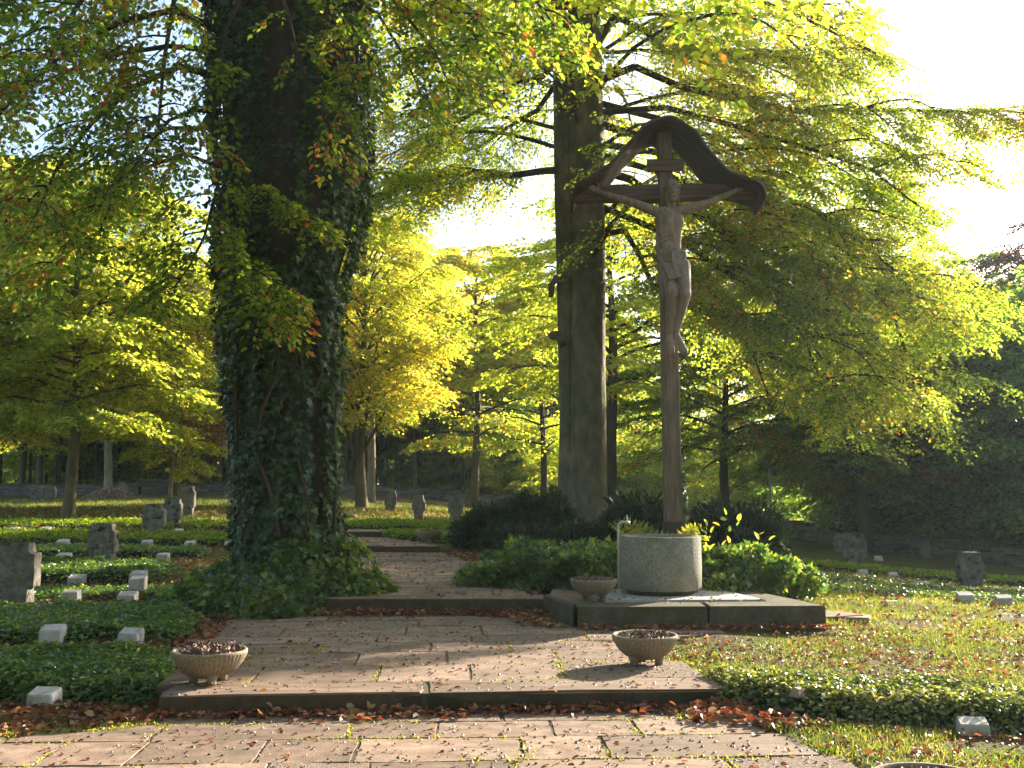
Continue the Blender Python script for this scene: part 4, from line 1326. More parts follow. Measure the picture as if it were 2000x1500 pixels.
limbs = [
    ([(1100, 332), (1060, 334), (1000, 343), (940, 335), (880, 341), (820, 356), (770, 372), (725, 405), (690, 450)], 22.3, 20.5, .09),
    ([(1110, 95), (1060, 150), (1010, 160), (960, 205), (900, 235), (850, 290)], 22.3, 21, .08),
    ([(1095, 150), (1050, 215), (990, 250), (930, 290), (880, 300)], 22.3, 24.5, .07),
    ([(1160, 100), (1200, 30), (1260, 60), (1300, 100), (1350, 112), (1420, 104), (1500, 112), (1580, 124), (1680, 160)], 22.3, 21, .09),
    ([(1165, 160), (1240, 130), (1330, 170), (1440, 195), (1560, 218), (1680, 212), (1800, 216), (1900, 222), (1985, 208)], 22.3, 20.5, .09),
    ([(1165, 330), (1230, 350), (1300, 395), (1370, 420), (1430, 460), (1490, 495), (1560, 510), (1640, 530), (1700, 570), (1760, 620)], 22.3, 20.5, .10),
    ([(1165, 400), (1240, 430), (1330, 470), (1400, 520), (1470, 560), (1530, 600), (1570, 660), (1600, 740), (1625, 810)], 22.3, 20, .08),
    ([(1165, 460), (1220, 450), (1250, 500), (1275, 560), (1340, 600), (1385, 606), (1420, 626), (1470, 690), (1500, 770)], 22.3, 21, .07),
    ([(1165, 240), (1260, 270), (1360, 330), (1480, 395), (1580, 430), (1680, 470), (1760, 540), (1800, 640)], 22.3, 21.5, .09),
    ([(1165, 280), (1300, 300), (1420, 350), (1560, 420), (1660, 500), (1740, 600), (1780, 720), (1790, 800)], 22.3, 23.5, .08),
    ([(1165, 380), (1260, 380), (1380, 430), (1480, 520), (1570, 640), (1640, 760), (1670, 850)], 22.3, 24.5, .08),
    ([(1165, 200), (1280, 230), (1400, 270), (1520, 320), (1630, 360), (1720, 420), (1770, 500)], 22.3, 24.0, .08),
    ([(1165, 300), (1300, 340), (1440, 400), (1560, 460), (1650, 540), (1700, 640)], 22.3, 25.5, .08),
    ([(1165, 220), (1300, 210), (1450, 250), (1580, 290), (1700, 330), (1790, 400)], 22.3, 21.0, .08),
    ([(1165, 20), (1260, -40), (1400, -30), (1560, 30), (1700, 100)], 22.3, 19.5, .08),
]
for pts, Ya, Yb_, rr in limbs:
    P = cb.fixed(pxline(pts, Ya, Yb_), rr, .018)
    left = pts[-1][0] < 1100
    cb.dress(P, .16, .30, 1.6, .8, .75, 1.0, .25 if not left else .1)
    # a few strong side arms
    Pa = np.array(P)
    for k in range(2, len(P) - 1):
        d = Pa[k] - Pa[k - 1]; az = math.atan2(d[0], d[1])
        for sg in (-1, 1):
            L_ = cb.r.uniform(1.5, 2.8)
            arm = cb.path(Pa[k], az + sg * cb.r.uniform(.5, 1.0), cb.r.uniform(-.2, .15), L_, .03, .008, .9, 6, .1)
            cb.dress(arm, .2, .36, .9, .75, .8, .9, .35 if not left else .15)
top = np.array(bb)
for k in range(62):     # limbs all round, higher up and to the back
    z = 6.0 + 10.5 * (k / 62) ** .9
    az = k * 2.4 + cb.r.uniform(-.3, .3)
    L_ = cb.r.uniform(5.5, 9.0) * (1 - .30 * (z - 6.5) / 9.5)
    if math.cos(az) < -.55 and z < 10: L_ *= .6
    if math.sin(az) < .1 and z < 8.8: continue
    x0 = bb.x + .02
    P = cb.path((x0, YB2, z), az, cb.r.uniform(.3, .8), L_, .055, .012, 1.3, 10, .10)
    cb.dress(P, .22, .50, 2.0, .85, .9, .9, .3)
cb.build('crown', M_beech, beech, .088, M_barkdark, True, .25, thin=.85)
def upper_crown(tree, x, y, z0, z1, R, n, seed, leafm):  # out-of-view crown tops, added to block sky light from above
    c = Crown(seed)
    for k in range(n):
        f = k / n; az = k * 2.4 + c.r.uniform(-.3, .3)
        P = c.path((x, y, z0 + (z1 - z0) * f), az, c.r.uniform(.1, .6), R * (1 - .45 * f) * c.r.uniform(.8, 1.1), .09, .02, .7, 8, .1)
        c.dress(P, .2, 1.0, 2.4, 1.7, .6, .9, .1)
    c.build('upper_crown', leafm, tree, .21, M_barkdark, True, .1, twigs=False, name_b='upper_branch_work')
upper_crown(beech, bb.x, YB2, 14, 22, 8.5, 26, 91, M_beech)

# ------------------------------------------------------------------ huge ivy-clad beech on the left
YI = 13.0
ib = px(560, 1120, YI)
ivt = empty('ivy_covered_beech', (ib.x, YI, .2), 'huge ivy-wrapped beech trunk with overhanging leafy branches left of the path', 'tree')
bpy.context.view_layer.update()
def QI(x, y, dy=0): return px(x, y, YI + dy)
# silhouette of the clad trunk: (y, left, right)
SIL = [(1180, 452, 665), (1040, 466, 655), (960, 470, 648), (880, 464, 650), (800, 458, 650), (700, 446, 652), (620, 441, 660), (540, 436, 676), (470, 432, 694), (400, 430, 705), (330, 428, 712), (260, 424, 714), (180, 420, 712), (90, 416, 708), (0, 414, 704), (-120, 405, 700), (-260, 395, 700)]
def sil(z):
    zz = [QI(560, y).z for y, a, b_ in SIL]; xa = [QI(a, y).x for y, a, b_ in SIL]; xb = [QI(b_, y).x for y, a, b_ in SIL]
    return np.interp(z, zz, xa), np.interp(z, zz, xb)
def trunk_surf(th, z, inset=0.0):
    xa, xb = sil(z)
    c = (xa + xb) / 2; rx = (xb - xa) / 2 - inset; ry = rx * .92
    # two stems grown together: a waist between them higher up
    up = np.clip((z - 4.2) / 2.5, 0, 1)
    w = 1 - .30 * up * np.exp(-(np.abs(np.cos(th)) / .30) ** 2)
    k = w * (1 + .035 * np.sin(3 * th + z) + .03 * np.sin(5 * th - 1.3 * z) + .02 * np.sin(9 * th + 2 * z))
    return np.stack([c + rx * k * np.cos(th), YI + ry * k * np.sin(th), z + 0 * th], -1)
mb = MB()
rings = [trunk_surf(np.linspace(0, 2 * PI, 40, endpoint=False), np.full(40, z), .10) for z in np.linspace(0, 8.9, 50)]
loft(mb, rings, True, 0, True)
tk = child(mb, 'trunk', M_barkdark, ivt)
g = np.random.default_rng(8)
def ivy_patch(n, zlo, zhi, smin, smax, bare=None):
    z = g.uniform(zlo, zhi, n); th = g.uniform(PI * .78, PI * 2.22, n)
    P = trunk_surf(th, z)
    Nrm = np.stack([np.cos(th), np.sin(th), np.full(n, .25)], 1)
    lay_ = g.uniform(-.02, .10, n) + .05 * vnoise(th * 3, z, 2.0, 9)
    P = P + Nrm * lay_[:, None]
    ok = np.ones(n, bool)
    dens = vnoise(th * 2.2 + .6 * z, z * .9, 1.6, 31)
    ok &= (dens > -.42) | (g.uniform(0, 1, n) < .25)
    # the smooth dark stem high up and the strip of bare bark low on the right
    c = np.cos(th)
    ok &= ~((z > 4.6) & (np.abs(c - .06) < .20) & (g.uniform(0, 1, n) < .9))
    ok &= ~((z < 3.6) & (z > .9) & (np.abs(c - (.80 - .03 * z)) < .085) & (np.sin(th) < 0) & (g.uniform(0, 1, n) < .93))
    P, Nrm = P[ok], Nrm[ok]
    m_ = len(P)
    D = np.stack([g.normal(0, .55, m_), g.normal(0, .35, m_), -np.abs(g.normal(.9, .5, m_))], 1) + Nrm * .35
    N = Nrm + np.stack([g.normal(0, .38, m_), g.normal(0, .3, m_), np.abs(g.normal(.35, .35, m_))], 1)
    return P, D, N, g.uniform(smin, smax, m_)
mb = MB()
leaves(mb, *ivy_patch(27000, .4, 8.8, .035, .115), tpl=IVY, F=IVY_F)
child(mb, 'ivy', M_ivy, ivt)
# mound of ivy round the foot
def mound(n, poly_c, rx, ry, h, smin, smax, z0, seed, pw=.8, side_only=True):
    gg = np.random.default_rng(seed)
    a = gg.uniform(0, 2 * PI, n); rr = np.sqrt(gg.uniform(0, 1, n))
    x = rr * np.cos(a); y = rr * np.sin(a)
    k = 1 + .14 * np.sin(3 * a + 1) + .08 * np.sin(5 * a + 2) + .05 * np.sin(9 * a)
    hh = h * (1 - rr ** 2.6) ** pw
    X = poly_c[0] + x * rx * k; Y = poly_c[1] + y * ry * k
    Z = z0 + hh * (1 + .12 * vnoise(X, Y, 2.5, seed)) + gg.uniform(-.10, .03, n)
    N = np.stack([x * 1.2, y * 1.2, .55 + 0 * x], 1) + gg.normal(0, .35, (n, 3))
    D = np.stack([x, y, -.5 + 0 * x], 1) + gg.normal(0, .7, (n, 3))
    return np.stack([X, Y, Z], 1), D, N, gg.uniform(smin, smax, n)
mb = MB()
mc = (-2.92, 12.85)
leaves(mb, *mound(9500, mc, 1.28, 1.18, .62, .06, .115, .12, 4, .9), tpl=IVY, F=IVY_F)
leaves(mb, *mound(2500, (mc[0] + .35, mc[1]), .95, 1.0, 1.0, .06, .11, .12, 6, 1.0), tpl=IVY, F=IVY_F)
leaves(mb, *mound(3000, (mc[0] - .55, mc[1] - .25), .95, .85, .42, .06, .11, .12, 16, 1.0), tpl=IVY, F=IVY_F)
P, D, N, S = mound(5000, mc, 1.30, 1.2, .05, .06, .11, .14, 14)   # skirt down to the ground
a = g.uniform(0, 2 * PI, 3500); hgt = g.uniform(0, .42, 3500)
kk = (1 + .14 * np.sin(3 * a + 1) + .08 * np.sin(5 * a + 2) + .05 * np.sin(9 * a)) * (1.0 - .35 * (hgt / .5) ** 2)
P = np.stack([mc[0] + 1.27 * kk * np.cos(a), mc[1] + 1.17 * kk * np.sin(a), .15 + hgt], 1)
nn = np.stack([np.cos(a), np.sin(a), .5 + 0 * a], 1)
leaves(mb, P, nn * .4 + g.normal(0, .5, P.shape) + [0, 0, -.7], nn + g.normal(0, .3, P.shape), g.uniform(.06, .115, len(P)), IVY, IVY_F)
im = child(mb, 'ivy_mound', M_ivybed, ivt)
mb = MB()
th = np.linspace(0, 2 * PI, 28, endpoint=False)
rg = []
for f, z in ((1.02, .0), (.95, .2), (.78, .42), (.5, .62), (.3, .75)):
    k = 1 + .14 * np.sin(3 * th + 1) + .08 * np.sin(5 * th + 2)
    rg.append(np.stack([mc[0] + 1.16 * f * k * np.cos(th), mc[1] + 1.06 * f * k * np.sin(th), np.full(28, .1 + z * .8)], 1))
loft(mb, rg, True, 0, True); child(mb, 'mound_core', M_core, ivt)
# climbing stems
for k, (pts, rr) in enumerate((([(560, 1050), (545, 960), (520, 880), (532, 800), (560, 720), (552, 640)], .028), ([(600, 1080), (606, 980), (590, 900), (604, 800), (625, 720), (618, 640)], .022), ([(500, 1060), (506, 930), (530, 830), (575, 760), (590, 690)], .018), ([(540, 900), (560, 820), (600, 760), (590, 600), (610, 480)], .016), ([(470, 1000), (484, 860), (480, 700), (500, 560), (515, 420)], .020), ([(585, 520), (596, 470), (606, 430)], .009), ([(643, 1060), (640, 930), (636, 840), (650, 760)], .02))):
    P = []
    for x, y in pts:
        p = QI(x, y, -.7); xa, xb = sil(p.z); c, rx = (xa + xb) / 2, (xb - xa) / 2
        cc = max(-.95, min(.95, (p.x * YI / (YI - .7) * .985 - c) / rx)); th_ = -math.acos(cc)
        P.append(trunk_surf(np.array([th_]), np.array([p.z]), -.085)[0])
    mb = MB(); tube(mb, P, [rr * (1 - .4 * i / len(P)) for i in range(len(P))], 7)
    child(mb, 'vine_stem', M_vine, ivt)
# overhanging beech branches
ci = Crown(15, SPR_HANG)
def limbI(pts, Y0, Y1, r0, hang=.5, start=.2, step=.28, side=1.0, dens=.95, spray=.62):
    P = ci.fixed(pxline(pts, Y0, Y1), r0, .010); ci.dress(P, start, step, side, spray, .8, dens, hang); return P
XX_ = 0
limbI([(430, 60), (340, 20), (240, 40), (130, 100), (30, 190), (-60, 290)], 12.6, 11.0, .05)
limbI([(430, 150), (350, 130), (260, 170), (180, 240), (110, 330), (70, 420)], 12.6, 10.8, .05)
limbI([(430, 100), (330, 90), (200, 110), (60, 170), (-80, 220)], 12.8, 12.4, .04)
limbI([(430, 20), (300, -60), (150, -60), (20, 0), (-90, 60)], 12.6, 10.5, .05)
limbI([(420, -30), (300, -130), (200, -60), (120, 60), (80, 160)], 12, 9.5, .05)
limbI([(430, -60), (380, -120), (340, 0), (320, 120), (310, 240), (305, 330)], 12, 10.8, .04, .7)
limbI([(430, 220), (380, 215), (330, 235), (290, 285), (230, 370), (190, 460)], 12.6, 11.6, .03)
limbI([(440, 300), (420, 380), (400, 460), (370, 520), (345, 555)], 12.2, 11.6, .022, .5, .3, .3, .7)
limbI([(440, 330), (360, 300), (250, 340), (160, 420), (110, 520)], 12.7, 13.0, .03)
limbI([(440, 250), (330, 250), (200, 300), (80, 370), (-20, 460)], 12.9, 13.4, .03)
limbI([(500, -60), (440, 60), (420, 180), (415, 280), (425, 360), (440, 430)], 11.9, 11.3, .03, .8, .3, .30, .4, .55, .45)
limbI([(430, 430), (455, 500), (490, 560), (535, 615)], 11.7, 11.4, .012, .5, .2, .2, .4, .9, .42)
limbI([(430, 470), (470, 510), (520, 540), (565, 565)], 11.8, 11.5, .012, .4, .2, .2, .35, .9, .42)
limbI([(480, 330), (510, 365), (560, 400), (620, 432)], 11.9, 11.7, .010, .3, .25, .2, .25, .8, .35)
limbI([(520, -80), (560, 20), (580, 100), (600, 170), (640, 240), (660, 290)], 11.7, 11.2, .03, .7, .3, .28, .5, .6, .45)
limbI([(600, -90), (640, -10), (660, 70), (690, 150), (700, 220)], 11.9, 11.4, .03, .7, .3, .25, .5, .9, .5)
limbI([(700, -100), (780, -60), (860, 0), (920, 60), (960, 120)], 12, 11.0, .04, .6, .2, .26, .9)
limbI([(700, -60), (760, -10), (800, 40), (850, 100), (870, 150)], 12.3, 11.6, .03, .6, .2, .28, .7)
limbI([(700, 0), (740, 30), (790, 110), (830, 200)], 12.6, 12.4, .03, .5, .2, .3, .6)
limbI([(700, -120), (820, -120), (940, -80), (1040, -10), (1090, 60)], 12, 10.8, .04, .6, .2, .3, .8)
for k in range(16):
    az = k * 2.4; z = 8 + (k % 5) * 1.2
    P = ci.path((ib.x, YI, z), az, .4, ci.r.uniform(4, 6.5), .08, .02, .9, 8, .08); ci.dress(P, .3, .5, 1.4, .9, .6, .8, .3)
ci.build('crown', M_beech_near, ivt, .080, M_barkdark, True, .35, leaf=OVAL, leafF=OVAL_F, thin=.75)
upper_crown(ivt, ib.x, YI, 10, 19, 9.0, 30, 93, M_beech)

# ------------------------------------------------------------------ trees of the cemetery
def std_tree(name, label, base, H, cb_, R, tr, leafm, bark, seed, nl=26, leaf=.12, stems=None, up=.5, droop=.7, lean=(0, 0), keep=.05, thin=.9, group=None, cat='tree', step=.5, spray=1.0, low=1.0, tstep=None, carve_=True, sides=10):
    t = empty(name, tuple(base), label, cat, group)
    bpy.context.view_layer.update()
    c = Crown(seed)
    b = Vector(base)
    def ax(z): return (b.x + lean[0] * z + .08 * math.sin(z * .7 + seed), b.y + lean[1] * z, b.z + z)
    mb = MB()
    zz = np.linspace(-.15, H * .93, 9)
    trunk_mesh(mb, [ax(z) for z in zz], [tr * (1 - .86 * max(0, z) / H) for z in zz], sides, .35, seed, .05)
    if stems:
        for (z0, az, L_, r0, el) in stems:
            P = c.path(ax(z0), az, el, L_, r0, .02, -.15, 8, .07)
            c.dress(P, .35, step, R * .35, spray, .5, .9)
    child(mb, 'trunk', bark, t)
    for k in range(nl):
        f = (k + .5) / nl
        z = cb_ + (H * .95 - cb_) * f
        az = k * 2.399 + c.r.uniform(-.4, .4)
        env = R * (math.sin(PI * (0.18 + .78 * f)) ** .75) * c.r.uniform(.75, 1.1)
        P = c.path(ax(z), az, up * (.4 + f) + c.r.uniform(-.15, .2), env, tr * .35 * (1 - .6 * f), .012, droop * low, 7, .12)
        c.dress(P, .2, step, env * .35 + .35, spray, .55, .95)
    c.build('crown', leafm, t, leaf, bark, carve_, keep, thin=thin)
    return t

std_tree('young_maple', 'slim young tree with dark trunk standing in the left grave field', gp(135, 1012), 10.5, 2.6, 4.6, .17, M_lime, M_barkyoung, 31, 60, .14, up=.55, step=.34)
std_tree('linden_tree', 'pale sunlit trunk carrying yellow-green foliage behind the dead leaf pile', gp(208, 968, 38, 60), 13.5, 3.2, 5.6, .24, M_gold, M_barkpale, 33, 54, .17, up=.55, step=.42)
std_tree('hornbeam_tree', 'tree with dry pinkish seed clusters left of the ivy-clad trunk', px(345, 960, 40), 9.5, 2.4, 4.0, .13, M_pink, M_barkyoung, 37, 44, .15, up=.5, droop=1.0, step=.5)
std_tree('linden_tree', 'mossy slender trunk at the far left beside two square headstones', gp(77, 958, 40, 62), 12.0, 2.6, 5.0, .22, M_lime, M_barkyoung, 41, 46, .17, step=.42)
std_tree('sapling', 'thin bright green stem at the back of the headstone trio', px(335, 975, 36), 6.0, 1.0, 1.7, .07, M_lime, M_barkpale, 43, 18, .13, step=.4, spray=.7)
std_tree('tree_beyond_edge', 'yellowing tree mostly cut by the left picture edge', px(-60, 990, 34), 12, 2.5, 5.4, .2, M_gold, M_barkyoung, 47, 54, .15, step=.38)
g1 = gp(704, 992, 30, 46)
std_tree('golden_tree', 'many-stemmed golden tree in the middle beside the ivy-clad trunk', g1, 11.0, 3.0, 3.6, .22, M_gold, M_barkyoung, 53, 54, .13, up=.9, droop=.35, step=.36,
         stems=[(1.6, -1.2, 5.5, .09, 1.15), (1.8, 1.5, 5.0, .08, 1.1), (2.2, -.6, 6.0, .08, 1.25), (1.9, 2.6, 5.0, .07, 1.2)])
std_tree('background_tree', 'pale thin trunk just behind the golden many-stemmed tree', px(722, 975, 47), 14.0, 4.0, 3.8, .2, M_gold, M_barkpale, 57, 24, .17, step=.55)
std_tree('copper_tinged_maple', 'orange-flecked tree between golden tree and twin-stemmed beech', px(930, 985, 50), 13.2, 3.0, 5.0, .22, M_gold, M_barkyoung, 61, 46, .17, step=.45)
std_tree('green_maple', 'leafy tree right behind the twin-stemmed beech trunk', px(1060, 1000, 50), 11.5, 2.8, 4.2, .18, M_lime, M_barkdark, 63, 44, .16, step=.45)
std_tree('dark_trunk_tree', 'dark trunk seen between the beech and the tall cross', px(1196, 985, 34), 10.5, 3.4, 4.6, .24, M_lime, M_barkdark, 67, 32, .15, step=.5)
std_tree('leaning_tree', 'slightly leaning trunk behind the upright headstone on the right', gp(1690, 1078, 28, 42), 10.0, 2.6, 5.2, .24, M_dusk, M_barkdark, 71, 44, .13, lean=(-.05, 0), up=.45, droop=1.0, step=.42)
std_tree('hazel_tree', 'olive and amber tree filling the space behind the cross', px(1420, 1020, 36), 9.0, 2.0, 4.4, .17, M_dusk, M_barkdark, 73, 40, .13, step=.42, droop=.9)
std_tree('field_maple', 'round topped tree with reddish tints against the white sky', px(1840, 1060, 46), 13.5, 2.5, 5.8, .22, M_dusk, M_barkdark, 77, 50, .16, step=.5, droop=.6)
std_tree('field_maple', 'green tree at the right edge below the copper beech', px(1960, 1075, 42), 10.0, 1.8, 4.6, .2, M_dusk, M_barkdark, 79, 40, .16, step=.5)
std_tree('field_maple', 'mid-green tree joining the beech sprays to the right-hand wood', px(1730, 1060, 40), 9.2, 1.8, 4.2, .19, M_dusk, M_barkdark, 81, 46, .14, step=.42, droop=.8)
std_tree('copper_beech', 'dark purple tree top cut by the right picture edge', px(2075, 1090, 44), 14.8, 3.0, 4.6, .25, M_copper, M_barkdark, 83, 44, .16, step=.5)

# ------------------------------------------------------------------ the wood behind the wall
def proto(seed, H, cb_, R, tr, leafm, bark, nl, leaf, step, spray, **k):
    t = std_tree('forest_tree', 'x', (0, 0, 0), H, cb_, R, tr, leafm, bark, seed, nl, leaf, step=step, spray=spray, carve_=False, sides=7, **k)
    return t
LF = 'slender tree of the wood behind the cemetery wall'
LD = 'dark dense tree of the shaded wood behind the right stretch of wall'
LG = 'bushy understorey growth between the trunks behind the wall'
poles = [proto(131, 13.0, 6.5, 2.4, .10, M_forest, M_barkdark, 12, .25, 1.0, 1.3), proto(133, 12.0, 6.0, 2.0, .085, M_forest, M_barkyoung, 10, .25, 1.0, 1.3)]
protos = [proto(101, 13.0, 4.0, 3.6, .15, M_forest, M_barkdark, 20, .25, .9, 1.5), proto(103, 12.0, 3.6, 3.2, .12, M_forest, M_barkdark, 20, .25, .9, 1.5), proto(105, 14.0, 5.0, 3.4, .17, M_gold, M_barkyoung, 18, .25, .9, 1.5)]
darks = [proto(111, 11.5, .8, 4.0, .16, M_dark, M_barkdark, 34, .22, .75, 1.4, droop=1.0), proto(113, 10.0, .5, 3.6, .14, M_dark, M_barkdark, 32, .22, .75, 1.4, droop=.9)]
under = [proto(121, 4.2, .4, 2.2, .05, M_forest, M_barkdark, 20, .20, .8, 1.1), proto(123, 5.0, .6, 2.4, .05, M_lime, M_barkdark, 20, .20, .8, 1.1)]
r = random.Random(77)
used = set()
def gap_far(x, y): return 34 < y < 44 and -22 < x < 5
def plant(pr, x, y, label, group, name, s=1.0):
    i = id(pr)
    o = pr if i not in used else copy_tree(pr)
    used.add(i)
    o.name = name
    o.location = (x, y, tz(x, y) - .05); o.rotation_euler = (0, 0, r.uniform(0, 2 * PI)); s = s * r.uniform(.85, 1.15); o.scale = (s, s, s * r.uniform(.95, 1.1))
    tag(o, label, 'tree', group)
def wall_y(x):
    X = [w.x for w in WALL]; Yv = [w.y for w in WALL]
    return float(np.interp(x, X, Yv))
for k in range(84):
    x = r.uniform(-34, 12); y = wall_y(x) + 1.5 + 26 * r.random() ** 1.5
    if 9 < x < 26 and y > 56: continue
    if any(gap_far(x - SD[0] * z / SD[2], y - SD[1] * z / SD[2]) for z in (4, 6, 8, 10, 12)): continue
    plant(protos[k % 3] if x < 8 else protos[1], x, y, LF, 'slender trees of the wood behind the wall', 'forest_tree')
for k in range(90):
    x = r.uniform(-34, 13); y = wall_y(x) + 1.0 + 16 * r.random()
    if any(gap_far(x - SD[0] * z / SD[2], y - SD[1] * z / SD[2]) for z in (8, 10)): continue
    plant(poles[k % 2], x, y, 'thin pole-like young trunk of the wood behind the wall', 'thin trunks of the wood behind the wall', 'pole_tree')
for k in range(44):
    x = r.uniform(-34, 14); y = wall_y(x) + 4 + 16 * r.random()
    plant(under[k % 2], x, y, LG, 'understorey bushes behind the wall', 'undergrowth_bush')
for k in range(60):
    f = r.random(); p, a = walk(cum[-1] * (.62 + .38 * f)); off = 1.8 + 16 * r.random() ** 1.5
    x, y = p.x - math.sin(a) * off, p.y + math.cos(a) * off
    if any(gap_far(x - SD[0] * z / SD[2], y - SD[1] * z / SD[2]) for z in (3, 5, 7, 9)): continue
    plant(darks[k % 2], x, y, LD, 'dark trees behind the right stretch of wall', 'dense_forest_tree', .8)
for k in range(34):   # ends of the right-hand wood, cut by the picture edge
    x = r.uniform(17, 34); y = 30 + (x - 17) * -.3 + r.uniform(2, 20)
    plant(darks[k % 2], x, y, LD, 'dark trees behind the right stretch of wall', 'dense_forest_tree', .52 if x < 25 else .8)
for k in range(48):   # far rows that close the view
    x = -52 + 92 * (k + .5) / 48 + r.uniform(-1, 1); y = r.uniform(84, 98)
    plant(protos[k % 3] if k % 2 else darks[0], x, y, LF, 'slender trees of the wood behind the wall', 'forest_tree', 1.1 if x < 5 else .8)

for k in range(22):   # unseen trees behind and beside the viewer, added to cut sky light
    a = PI * (.0 + 1.0 * (k + .5) / 22) + r.uniform(-.05, .05); d = r.uniform(15, 19) if k % 2 else r.uniform(22, 27)
    x, y = d * math.cos(a) * 1.1, 3 - d * math.sin(a)
    if x > 12 and y > -8: continue
    plant(protos[k % 3] if k % 4 else darks[k % 2], x, y, 'tall unseen tree added around the clearing to cut sky light', 'unseen trees added around the clearing', 'forest_tree', 1.3)

# ------------------------------------------------------------------ yews and bushes
def bush(name, label, c, rx, ry, h, n, leafm, size, seed, flat=.7, core=True, cat='bush', ragged=.22, tplx=KITE, Fx=KITE_F, skirt=True, upb=0.0):
    gg = np.random.default_rng(seed)
    t = empty(name, c, label, cat)
    bpy.context.view_layer.update()
    mb = MB()
    a = gg.uniform(0, 2 * PI, n); v = np.arccos(gg.uniform(0 if not skirt else -.05, 1, n))
    k = 1 + ragged * (np.sin(3 * a + seed) * np.sin(v * 3) + .6 * np.sin(7 * a + 2 * v * 3)) ; k = k * gg.uniform(.80, 1.05, n)
    nx_, ny_, nz_ = np.sin(v) * np.cos(a), np.sin(v) * np.sin(a), np.abs(np.cos(v))
    P = np.stack([c[0] + rx * k * nx_ ** 1, c[1] + ry * k * ny_, c[2] + h * k * nz_ ** flat], 1)
    Nn = np.stack([nx_, ny_, nz_ + .3], 1)
    D = Nn * .6 + gg.normal(0, .6, (n, 3)) + [0, 0, upb]
    leaves(mb, P, D, Nn + gg.normal(0, .5, (n, 3)), size * gg.uniform(.7, 1.3, n), tplx, Fx)
    child(mb, 'foliage', leafm, t)
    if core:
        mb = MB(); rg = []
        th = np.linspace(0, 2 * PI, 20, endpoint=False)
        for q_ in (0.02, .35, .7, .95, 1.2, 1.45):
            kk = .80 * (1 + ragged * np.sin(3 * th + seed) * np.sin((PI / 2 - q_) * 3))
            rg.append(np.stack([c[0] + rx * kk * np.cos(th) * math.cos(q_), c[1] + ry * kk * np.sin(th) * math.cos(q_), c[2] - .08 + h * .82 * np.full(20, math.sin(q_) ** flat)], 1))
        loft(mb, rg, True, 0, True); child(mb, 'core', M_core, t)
    return t
NEEDLE = np.array([(0, 0, 0), (0.5, -0.13, 0.02), (1, 0, -0.02), (0.5, 0.13, 0.02)])
def bz(x, y, Y, dz=0): p = px(x, y, Y); return (p.x, Y, tz(p.x, Y) + dz)
bush('yew_bush', 'dark spreading yew at the right end of the sunlit strip', bz(985, 1052, 21), .92, .8, .72, 12000, M_yew, .17, 3, tplx=NEEDLE)
bush('yew_bush', 'taller dark yew touching the foot of the twin-stemmed beech', bz(1062, 1050, 20.6), .65, .7, .95, 11000, M_yew, .17, 5, tplx=NEEDLE)
bush('yew_bush', 'dark yew between the beech foot and the tall cross', bz(1250, 1050, 17.5), .78, .6, 1.02, 10000, M_yew, .16, 7, tplx=NEEDLE)
bush('yew_bush', 'broad dark yew to the right behind the cross', bz(1425, 1080, 17.6), .90, .8, .98, 14000, M_yew, .16, 9, tplx=NEEDLE)
bush('yew_bush', 'low dark conifer filling the gap between beech foot and bed', bz(1090, 1070, 17.6), 1.05, .6, .55, 9000, M_yew, .15, 11, tplx=NEEDLE)
bush('ivy_bed', 'yellow-green ivy bank left of the basin and above the planter bowl', (px(1085, 1120, 14.3).x, 14.3, .22), 1.05, 1.35, .50, 9000, M_ivybed, .085, 13, .55, tplx=IVY, Fx=IVY_F)
bush('ivy_bed', 'low ivy bank directly behind the planter bowl and tap', (px(1165, 1130, 13.2).x, 13.25, .24), .72, .55, .44, 4200, M_ivybed, .08, 15, .55, tplx=IVY, Fx=IVY_F)
bush('ivy_bed', 'glossy sparkling ivy bank right of the round basin', (px(1430, 1110, 13.4).x, 13.3, .20), .86, .75, .52, 7500, M_ivybed, .085, 17, .6, tplx=IVY, Fx=IVY_F)
bush('seedling_clump', 'pale yellow maple seedlings rising out of the right ivy bank', (px(1425, 1100, 13.0).x, 13.15, .30), .55, .4, .78, 90, M_gold, .10, 19, .5, core=False, cat='seedlings', tplx=OVAL, Fx=OVAL_F)

# fern fronds before the cross, ivy on its post, grey post, branch on the lawn
def fern(x, y, Y, z0, n, L_, label, seed):
    gg = np.random.default_rng(seed); p = px(x, y, Y)
    t = empty('fern', (p.x, Y, z0), label, 'fern'); bpy.context.view_layer.update()
    for k in range(n):
        a = gg.uniform(-.2, PI + .2) if n > 3 else gg.uniform(0, PI); mb = MB(); P0 = Vector((p.x, Y, z0)); prev = P0
        Pp, D, N, S = [], [], [], []
        el = gg.uniform(1.15, 1.4); m_ = 16
        for i in range(m_):
            f = (i + 1) / m_; e = el - 1.15 * f ** 3
            c = prev + Vector((math.cos(a) * math.cos(e), -math.sin(a) * math.cos(e) * .4, math.sin(e))) * (L_ / m_)
            segs(mb, [prev], [c], [.004], [.003], 3)
            tv = (c - prev).normalized(); sd = tv.cross(Vector((0, -1, .3))).normalized()
            if f > .2:
                for sg in (-1, 1):
                    Pp.append(c); D.append(sd * sg + tv * .35); N.append(tv.cross(sd)); S.append(L_ * .13 * math.sin(PI * min(1, (1.05 - f) * 1.1)) + .01)
            prev = c
        leaves(mb, np.array(Pp), np.array(D), np.array(N) + gg.normal(0, .1, (len(N), 3)), np.array(S), NEEDLE * [1, 1.4, 1], KITE_F)
        child(mb, 'frond', M_fern, t)
fern(1280, 1040, 12.72, .32, 5, 1.06, 'fern of several green fronds rising behind the basin rim, left of the post', 3)
fern(1318, 1040, 12.70, .32, 3, 1.03, 'yellowing fern frond in front of the dark foot of the cross post', 4)
